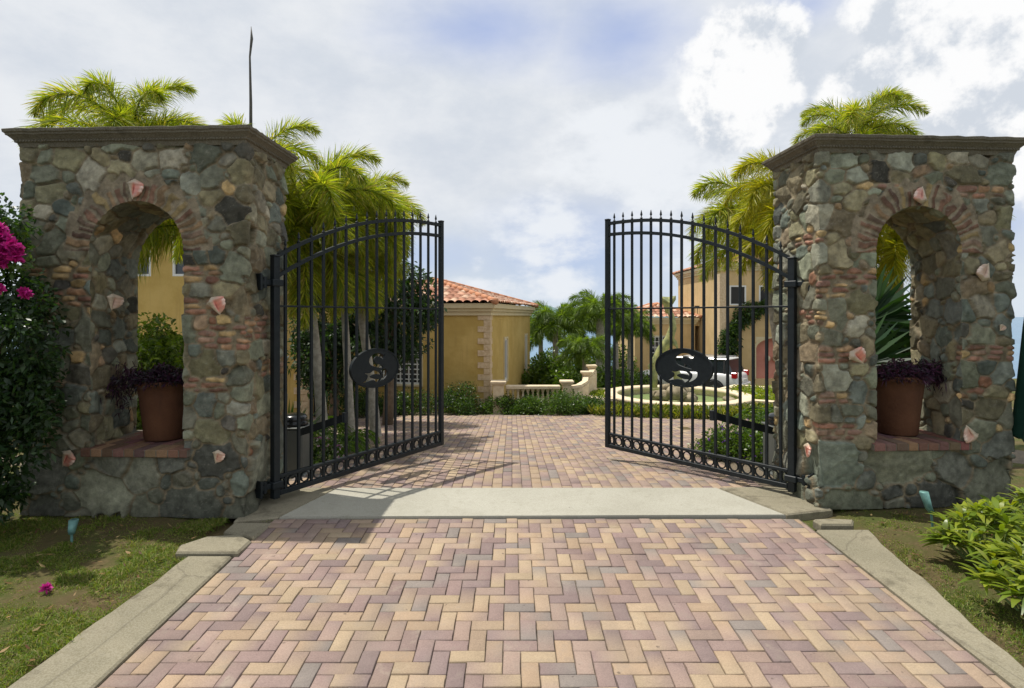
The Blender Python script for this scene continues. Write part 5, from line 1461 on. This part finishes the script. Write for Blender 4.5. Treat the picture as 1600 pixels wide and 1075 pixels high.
# broadleaf tree behind the palms
def tree(name, base, h, c, rad, k, label, pal, size=.09, sub=.42, n=230, tr=.09, limbs=7, cat='tree', group=None):
    root = empty(name, base, 0, label, cat, group); rr = random.Random(k)
    b = MB(); b.tube([(0, 0, -.2), (.05, 0, h*.3), (-.03, .05, h*.6), (0, 0, h*.75)], [tr*1.3, tr, tr*.8, tr*.5], 10)
    for i in range(limbs):
        a = i*2.4; e = Vector((c[0]+rad[0]*.7*math.cos(a), c[1]+rad[1]*.7*math.sin(a), c[2]+rad[2]*rr.uniform(-.3, .6))); s_ = Vector((0, 0, h*rr.uniform(.4, .7))); b.tube([s_, s_.lerp(e, .5)+Vector((0, 0, .1)), e], [tr*.45, tr*.3, tr*.1], 6)
    b.build('trunk', M['bark2'], root, True)
    A = Acc(); clumps(A, c, rad, k, sub, n, size, pal); link('crown', A.mesh('crown'), M['leaf'], root)
    return root
tree('broadleaf_tree', pbase(605, 11.2), 3.0, (0, 0, 2.35), (.95, .8, 1.25), 46, 'dark broadleaf tree behind the palms at the left gate leaf', GR_D, size=.10)
tree('broadleaf_tree', pbase(520, 11.6), 2.6, (0, 0, 1.7), (.75, .6, 1.5), 44, 'low dark tree against the porch of the left house', GR_D, size=.10)
# far palms and thicket between the houses
G2 = 'palms beyond the forecourt'
for i, (px, d, top, sc, lb) in enumerate([(868, 21, 478, .72, 'feathery palm nearest the garden house, its fronds over the sea'), (905, 23, 484, .62, 'palm in the middle of the far group'), (938, 19.5, 462, .62, 'tallest palm of the far group, beside the right gate leaf'), (962, 24, 480, .62, 'palm seen between the first pickets of the right leaf'), (985, 21, 492, .55, 'palm in front of the low tiled house'), (845, 26, 500, .70, 'farthest palm against the sea'), (915, 17.5, 528, .5, 'low palm above the stepped garden wall')]):
    z1 = at(0, top, d).z; g_ = gzf(d); h = z1-g_-.75*sc*1.6
    palm('feather_palm', pbase(px, d), max(.5, h), key='date', n=22, scale=sc*.95, r=.11 if i != 2 else .15, label=lb, group=G2, seed=40+i, shaft=.2)
for i, (px, d, rad, lb) in enumerate([(850, 18.5, (1.1, .8, 1.75), 'bright green bush right of the garden house wall'), (885, 17.8, (.9, .7, 1.2), 'bright bush behind the balustrade'), (958, 19, (1.0, .8, 1.2), 'bush at the foot of the tall far palm'), (975, 21.5, (1.1, .8, 1.0), 'bush beyond the lawn left of the bronze fish'), (905, 22, (1.6, .8, 2.0), 'tall bush behind the stepped garden wall'), (948, 25, (1.8, .9, 2.2), 'tall bush behind the far palms'), (858, 24, (1.2, .8, 2.0), 'tall bush half hidden by the garden house')]):
    shrub('shrub', pbase(px, d), rad, 6500, .12, [(.09, .15, .02), (.13, .20, .025), (.06, .11, .018)], lb, group='bushes beyond the forecourt')
cover('hillside_scrub', (-14, 16), (30, 44), 16000, .45, GR_M+GR_D, 'green scrub on the slope beyond the houses', None, .6, cat='scrub')
# spiky plants and cycad fronds in the left bed, hedge in the right bed
def rosette(name, base, n, L, w, pal, label, cat='plant', up=.6, droop=.6, group=None, mat='leaf', seg=5, fan=False):
    root = empty(name, base, 0, label, cat, group); A = Acc()
    a = rng.uniform(0, 2*math.pi, n); e = rng.uniform(.15, 1.35, n)*up+.1
    D = np.stack([np.cos(a)*np.cos(e), np.sin(a)*np.cos(e), np.sin(e)], 1); P = np.stack([np.cos(a)*.03, np.sin(a)*.03, np.full(n, .02)], 1)
    sd_ = unit(np.cross(D, np.array([0, 0, 1.])))
    A.add(*blades(P, D, L*rng.uniform(.7, 1.1, n), w, droop, seg, pick(pal, n, .2), side=sd_, prof=(.5, 1, 0), tipw=.03))
    link('leaves', A.mesh('leaves'), M[mat], root); return root
def cycad(name, base, n, sc, label, group=None, seed=1, key='areca'):
    root = empty(name, base, 0, label, 'plant', group); rr = random.Random(seed); hs_ = max(.05, base[2]-gzf(base[1]))
    for i in range(n):
        o = bpy.data.objects.new('frond', FR[key][rr.choice((1, 2, 3, 3, 4))]); COL.objects.link(o); o.parent = root
        o.rotation_euler = (rr.uniform(-.2, .2), 0, i*2.4+rr.uniform(-.3, .3)); s_ = sc*rr.uniform(.8, 1.1); o.scale = (s_, s_, s_); o.location = (0, 0, .05)
    b = MB(); b.lathe([(.07, -.08-hs_), (.06, .1), (.02, .16)], 0, 0, 10); b.build('stem', M['bark2'], root)
    return root
gl = 'palm-leaved plants in the left bed'
cycad('areca_plant', pbase(505, 7.3), 12, .50, 'arching palm-leaved plant right of the left gate opener', gl, 3)
cycad('areca_plant', pbase(530, 8.1), 12, .52, 'arching palm-leaved plant at the forecourt edge of the left bed', gl, 4)
cycad('areca_plant', pbase(470, 8.6), 14, .8, 'tall palm-leaved plant behind the left gate opener', gl, 5)
rosette('spiky_plant', pbase(447, 7.6), 60, .85, .05, GR_M, 'upright sword-leaved plant just behind the left hinge post', up=1.0, droop=.12)
shrub('shrub', pbase(495, 6.9), (.40, .35, .36), 3000, .05, GR_M+[(.3, .3, .2)], 'small leafy shrub right behind the left gate opener arm', flowers=(60, .03, [(.6, .6, .5), (.4, .15, .3)]))
rb = 'flowering shrubs in the right bed'
for i, (px, d, rad, lb) in enumerate([(1140, 7.2, (.42, .35, .42), 'flowering shrub at the forecourt corner of the right bed'), (1188, 7.1, (.42, .4, .50), 'flowering shrub touching the right gate opener'), (1205, 8.4, (.6, .5, .55), 'shrub behind the right gate opener'), (1330, 7.6, (.8, .6, .7), 'shrub behind the right pillar')]):
    shrub('flowering_shrub', pbase(px, d), rad, 4600, .05, GR_M+[(.11, .15, .02)], lb, group=rb, flowers=(26 if i < 2 else 8, .035, [(.22, .08, .45)]))
cycad('areca_plant', pbase(1240, 9.0), 9, .8, 'palm-leaved plant beside the right hinge post', 'palm-leaved plants in the right bed', 8)
# planting seen through the left arch
cycad('areca_plant', pbase(246, 7.6)+Vector((0, 0, 1.15)), 20, .75, 'feathery green plant filling the lower left arch', gl, 9)
cycad('areca_plant', pbase(222, 8.9)+Vector((0, 0, 1.2)), 18, .85, 'feathery green plant behind the pot of the left arch', gl, 10)
rosette('red_leaved_plant', pbase(268, 8.2)+Vector((0, 0, .75)), 26, .38, .07, [(.30, .07, .06), (.36, .12, .08)], 'red-leaved plant behind the pot in the left arch', up=.9)
shrub('shrub', pbase(235, 7.0), (.8, .5, 2.05), 12500, .07, [(.13, .19, .02), (.18, .24, .025), (.09, .145, .02)], 'green shrub at the foot of the left arch, behind the pillar', group='shrubs behind the pillars')
# fan palm behind the right arch
def fan_palm(base, label):
    root = empty('fan_palm', base, 0, label, 'palm tree'); rr = random.Random(2)
    for i, (dx, dz, az_, tilt, s_) in enumerate([(-.12, 1.02, 0, .95, .62), (.18, 1.0, .5, .8, .60), (-.42, 1.45, -.3, 1.05, .62), (.42, 1.5, .4, .9, .58), (.02, .62, 0, .6, .6), (.55, 1.1, .9, .7, .6), (-.6, .95, -.8, .6, .6)]):
        A = Acc(); n = 34; a = np.linspace(-2.0, 2.0, n); D = np.stack([np.sin(a), -np.cos(a)*0+.05*np.cos(a*9), np.cos(a)], 1)
        L = s_*(1-.18*(np.abs(a)/2)**2)*rng.uniform(.94, 1.04, n)
        side = np.stack([np.cos(a), np.full(n, .45)*np.where(np.arange(n) % 2, 1, -1), -np.sin(a)], 1)
        A.add(*blades(np.zeros((n, 3)), unit(D), L, L*.125, .02, 4, pick([(.02, .06, .02), (.035, .085, .022)], n, .2), side=unit(side), prof=(.25, 1.15, 0), tipw=.06))
        o = link('fan_leaf', A.mesh('fan_leaf'), M['leaf'], root); o.scale = (1.2, 1.2, 1.2); o.location = (dx, 0-.1*i*.3, dz+.25); o.rotation_euler = (-.35+tilt*.2, az_*.35, az_)
        b = MB(); b.tube([(dx*.1, .1, 0), (dx*.6, .06, dz*.6), (dx, -.03*i, dz+.25)], [.018, .014, .010], 6); b.build('leaf_stalk', M['shaft'], root)
    b = MB(); b.tube([(0, 0.1, -.1), (0, 0.1, .35)], [.12, .10], 12); b.build('trunk', M['bark2'], root)
fan_palm(pbase(1402, 6.75), 'dark green fan palm filling the lower right arch')
shrub('shrub', pbase(1450, 7.6), (.7, .5, .9), 3600, .08, GR_M, 'green shrub low behind the right arch', group='shrubs behind the pillars')

# ================================================================== front planting
# bougainvillea against the left pillar
bg_ = empty('bougainvillea', (-4.34, 4.66, 0), 0, 'dark bougainvillea with magenta flowers climbing beside the left pillar', 'shrub')
A = Acc()
B0 = Vector(bg_.location)
def rel(px, py, d): v = at(px, py, d)-B0; return (v.x, v.y, v.z)
for i in range(78):
    py = rng.uniform(345, 800); lim = np.interp(py, (330, 400, 440, 500, 600, 700, 790), (6, 10, 36, 54, 62, 42, 22)); d = rng.uniform(4.15, 4.75)
    s_ = rng.uniform(.13, .24); p = rel(lim-rng.uniform(0, 1)**1.6*130, py, d)
    leaf_cloud(A, p, (s_, s_*.9, s_), 250, .052, GR_D+[(.03, .06, .02), (.02, .05, .016)], shell=.15, asp=.6)
for i in range(14):
    p = rel(rng.uniform(-40, 26), rng.uniform(345, 420), 4.4); leaf_cloud(A, p, (.12, .12, .10), 70, .055, GR_M, shell=.15, asp=.6)
link('foliage', A.mesh('foliage'), M['leaf'], bg_)
A = Acc()
def petals(c, s, n):
    d = unit(rng.normal(size=(n, 3))); P = np.array(c)+d*s*rng.uniform(.2, 1, (n, 1))
    for q in range(3): A.add(*blades(P, unit(d+rng.normal(size=(n, 3))*.9), .045, .04, .1, 2, pick([(.50, .02, .22), (.62, .04, .32), (.40, .01, .16)], n, .2), prof=(.45, 1, 0)))
for px_, py_, s_, n_ in ((6, 372, .055, 60), (10, 392, .06, 70), (24, 384, .045, 45), (2, 405, .05, 40), (28, 400, .03, 20), (42, 457, .022, 16), (2, 450, .02, 8), (2, 355, .03, 14)): petals(rel(px_-4, py_, 4.02), s_*.75, n_)
prop(link('flowers', A.mesh('flowers'), M['petal'], bg_), kind='stuff')
b = MB(); b.tube([(-.2, 0, -.1), (-.1, -.05, .8), (-.2, 0, 1.6), (-.1, 0, 2.3)], [.045, .035, .025, .01], 8); b.tube([(-.2, 0, .3), (.2, -.1, .9), (.25, -.1, 1.6)], [.03, .02, .01], 8); b.build('stems', M['bark2'], bg_)
# glossy rosette shrubs in the right foreground
def glossy(base, heads, label, seed):
    root = empty('glossy_shrub', base, 0, label, 'shrub', 'bright glossy-leaved shrubs beside the right kerb'); rr = random.Random(seed); A = Acc(); b = MB()
    for i in range(heads):
        a = rr.uniform(0, 6.28); q = rr.random()**.5; hx, hy = q*.36*math.cos(a), q*.34*math.sin(a); hz = .12+.25*(1-q*q*.8)*rr.uniform(.7, 1.1)
        n = 12; az_ = rng.uniform(0, 6.28, n); e = rng.uniform(-.05, 1.2, n)
        D = np.stack([np.cos(az_)*np.cos(e)+q*.25*math.cos(a), np.sin(az_)*np.cos(e)+q*.25*math.sin(a), np.sin(e)], 1); D = unit(D)
        P = np.array([hx, hy, hz])+np.stack([np.cos(az_)*.008, np.sin(az_)*.008, rng.uniform(-.03, .02, n)], 1)
        side = unit(np.cross(D, np.array([0, 0, 1.])))
        A.add(*blades(P, D, rng.uniform(.11, .19, n), rng.uniform(.032, .046, n), .38, 6, pick([(.15, .21, .02), (.20, .26, .028), (.11, .17, .018), (.25, .29, .03)], n, .2), side=side, prof=(.35, 1.05, 0), tipw=.15))
        b.tube([(hx*.4, hy*.4, -.02), (hx, hy, hz)], [.007, .004], 5)
    link('leaves', A.mesh('leaves'), M['gloss'], root); b.build('stems', M['shaft'], root)
M['gloss'] = leafy('glossy_leaf', .36, .36, 1.7, .5, (1, 1, .2))
for i, (x, y, lb) in enumerate([(3.02, 3.35, 'foremost glossy shrub leaning over the right kerb'), (3.22, 3.95, 'second glossy shrub behind the foremost one'), (3.52, 3.55, 'glossy shrub at the right edge of the photo'), (3.72, 4.15, 'glossy shrub farthest back, towards the green parasol'), (3.40, 3.05, 'glossy shrub at the bottom right corner')]):
    glossy((x+.17, y+.06, gzf(y)-.01), 34, lb, i)
# closed parasol beside the right pillar
ps = empty('closed_parasol', (4.80, 5.02, 0), 0, 'closed dark green parasol on a pale pole at the right edge', 'parasol')
b = MB(); b.tube([(-.16, -.10, -.05), (-.14, -.10, .9)], .014, 10); b.tube([(0, 0, -.05), (0, 0, 2.9)], .022, 10); b.build('pole', M['white'], ps)
prof = [(.05, 2.92), (.07, 2.6), (.10, 2.3), (.15, 2.05), (.19, 1.6), (.22, 1.2), (.25, .8), (.27, .60)]
V = []; Q = []; n = 48
for r, z in prof:
    for k in range(n): a = 2*math.pi*k/n; rr_ = r*(1+.16*math.sin(a*8+z)); V.append((rr_*math.cos(a), rr_*math.sin(a), z+(.03*math.sin(a*8) if z < .7 else 0)))
for i in range(len(prof)-1):
    for k in range(n): Q.append((i*n+k, i*n+(k+1) % n, (i+1)*n+(k+1) % n, (i+1)*n+k))
link('canopy', amesh('canopy', V, Q), M['canvas'], ps, smooth=True)
b = MB(); b.lathe([(.186, 1.80), (.19, 1.80), (.19, 1.84), (.186, 1.84)], 0, 0, 24); b.build('strap', M['white'], ps)
sm_ = empty('flower_sprig', (4.62, 4.86, 0), 0, 'sprig of small pink and yellow flowers in front of the green parasol', 'plant')
b = MB(); b.tube([(.12, 0, -.02), (.10, 0, .6), (.0, 0, 1.08)], [.006, .005, .003], 5); b.tube([(.10, 0, .7), (-.04, 0, .92)], [.004, .002], 5); b.build('stem', M['shaft'], sm_)
A = Acc()
for c, pal in (((-.03, 0, .93), [(.6, .5, .08)]), ((.02, 0, .88), [(.6, .05, .3)]), ((0, 0, 1.09), [(.6, .45, .12)]), ((-.06, 0, .90), [(.7, .3, .35)])):
    d = unit(rng.normal(size=(22, 3))); A.add(*blades(np.array(c)+d*.012, d, .03, .022, .1, 2, pick(pal, 22, .2), prof=(.45, 1, 0)))
leaf_cloud(A, (.06, 0, .80), (.05, .05, .25), 40, .05, GR_M, shell=.1)
prop(link('flowers', A.mesh('flowers'), M['petal'], sm_), kind='stuff')
# ground spotlights
def spot(x, y, h, lean, label):
    root = empty('garden_spotlight', (x, y, gzf(y)), 0, label, 'garden light', 'small verdigris garden spotlights')
    e = Vector((lean, .02, h)); d = Vector((lean*.9, .35, 1)).normalized()
    b = MB(); b.tube([(0, 0, -.05), (lean*.3, 0, h*.45)], .009, 8); b.build('stake', M['teal'], root)
    b = MB(); b.tube([Vector((lean*.2, 0, h*.40)), Vector((lean*.6, .0, h*.55)), Vector((lean, .02, h*.98)), Vector((lean, .02, h))], [.020, .026, .033, .030], 14); b.build('lamp_head', M['teal'], root, True)
spot(at(112, 0, 4.3).x, 4.30, .17, .0, 'verdigris spotlight on the shaded left lawn')
spot(at(1440, 0, 4.75).x, 4.62, .27, -.06, 'leaning verdigris spotlight in front of the right pillar')

# ================================================================== lawns
def lawn(label, xs, ys, n, test, hmin=.022, hmax=.075):
    P = np.stack([rng.uniform(*xs, n), rng.uniform(*ys, n), np.zeros(n)], 1); P = P[test(P)]
    dens = fbm(P, 1.6, 4, 77); P = P[rng.random(len(P)) < smooth01(dens, .30, .50)*.90+.10]
    n = len(P); P[:, 2] = gz(P[:, 1])-.012+(fbm(P*np.array([1, 1, 0]), 2.2, 4, 5)-.5)*.05-.004
    D = unit(rng.normal(size=(n, 3))*.55+np.array([0, 0, 1.])); A = Acc(); L = rng.uniform(hmin, hmax, n)*(.25+1.5*smooth01(fbm(P, 4.5, 3, 8), .35, .72))
    c = pick([(.13, .19, .025), (.18, .24, .035), (.09, .15, .02), (.21, .22, .05), (.26, .22, .10)], n, .25)
    A.add(*blades(P, D, L, .0045, .6, 2, c, prof=(1, .8, 0)))
    o = link('grass', A.mesh('grass'), M['grass']); prop(o, label, 'grass', kind='stuff')
def kl(P): return np.where(P[:, 1] < 4.07, -2.31-np.maximum(0, 4.07-P[:, 1])*.075, -2.40)
lawn('patchy short grass of the left lawn', (-6.2, -2.25), (1.8, 4.9), 240000, lambda P: (P[:, 0] < kl(P)-.0+.03*np.sin(P[:, 1]*19)))
lawn('patchy grass of the right lawn', (2.6, 7), (1.2, 5.1), 110000, lambda P: (P[:, 0] > 2.80-np.maximum(0, 4.6-P[:, 1])*.15+.05+.02*np.sin(P[:, 1]*23)), .02, .07)
lawn('grass tufts at the ends of the kerbs and slab', (-2.3, 2.7), (4.05, 4.9), 26000, lambda P: ((np.hypot((P[:, 0]+2.0)/.06, (P[:, 1]-4.55)/.16) < 1) | (np.hypot((P[:, 0]+1.99)/.10, (P[:, 1]-4.73)/.05) < 1) | (np.hypot((P[:, 0]-2.42)/.10, (P[:, 1]-4.72)/.10) < 1)), .02, .06)
def litter(label, xs, ys, n, test=None):
    P = np.stack([rng.uniform(*xs, n), rng.uniform(*ys, n), np.zeros(n)], 1)
    if test is not None: P = P[test(P)]
    n = len(P); P[:, 2] = gz(P[:, 1])+rng.uniform(.008, .03, n); D = rng.normal(size=(n, 3)); D[:, 2] *= .25; D = unit(D); A = Acc(); s = rng.uniform(.02, .055, n)
    A.add(*blades(P, D, s, s*.45, -.15, 3, pick([(.20, .12, .05), (.28, .18, .08), (.12, .07, .035), (.34, .25, .12), (.16, .08, .04)], n, .3), side=unit(np.cross(D, np.array([0, 0, 1.]))+rng.normal(size=(n, 3))*.2), prof=(.3, 1, 0)))
    o = link('fallen_leaves', A.mesh('fallen_leaves'), M['grass']); prop(o, label, 'leaf litter', kind='stuff')
litter('dry fallen leaves on the left lawn', (-6, -2.4), (2, 4.8), 420)
litter('dry fallen leaves on the right lawn', (2.75, 5.5), (2.6, 4.9), 520, lambda P: (P[:, 0] > 2.85-np.maximum(0, 4.6-P[:, 1])*.15))
A = Acc(); P = np.array([at(72, 915, 3.59)]); P[:, 2] = gzf(3.59)+.03; 
for q in range(9):
    d = unit(rng.normal(size=(3, 3))+np.array([0, 0, .6])); A.add(*blades(np.repeat(P, 3, 0), d, .04, .03, .1, 2, pick([(.5, .03, .25)], 3, .2), prof=(.45, 1, 0)))
o = link('fallen_blossom', A.mesh('fallen_blossom'), M['petal']); prop(o, 'fallen magenta blossom on the left lawn', 'flower')
print('polys', sum(len(m.polygons) for m in bpy.data.meshes))
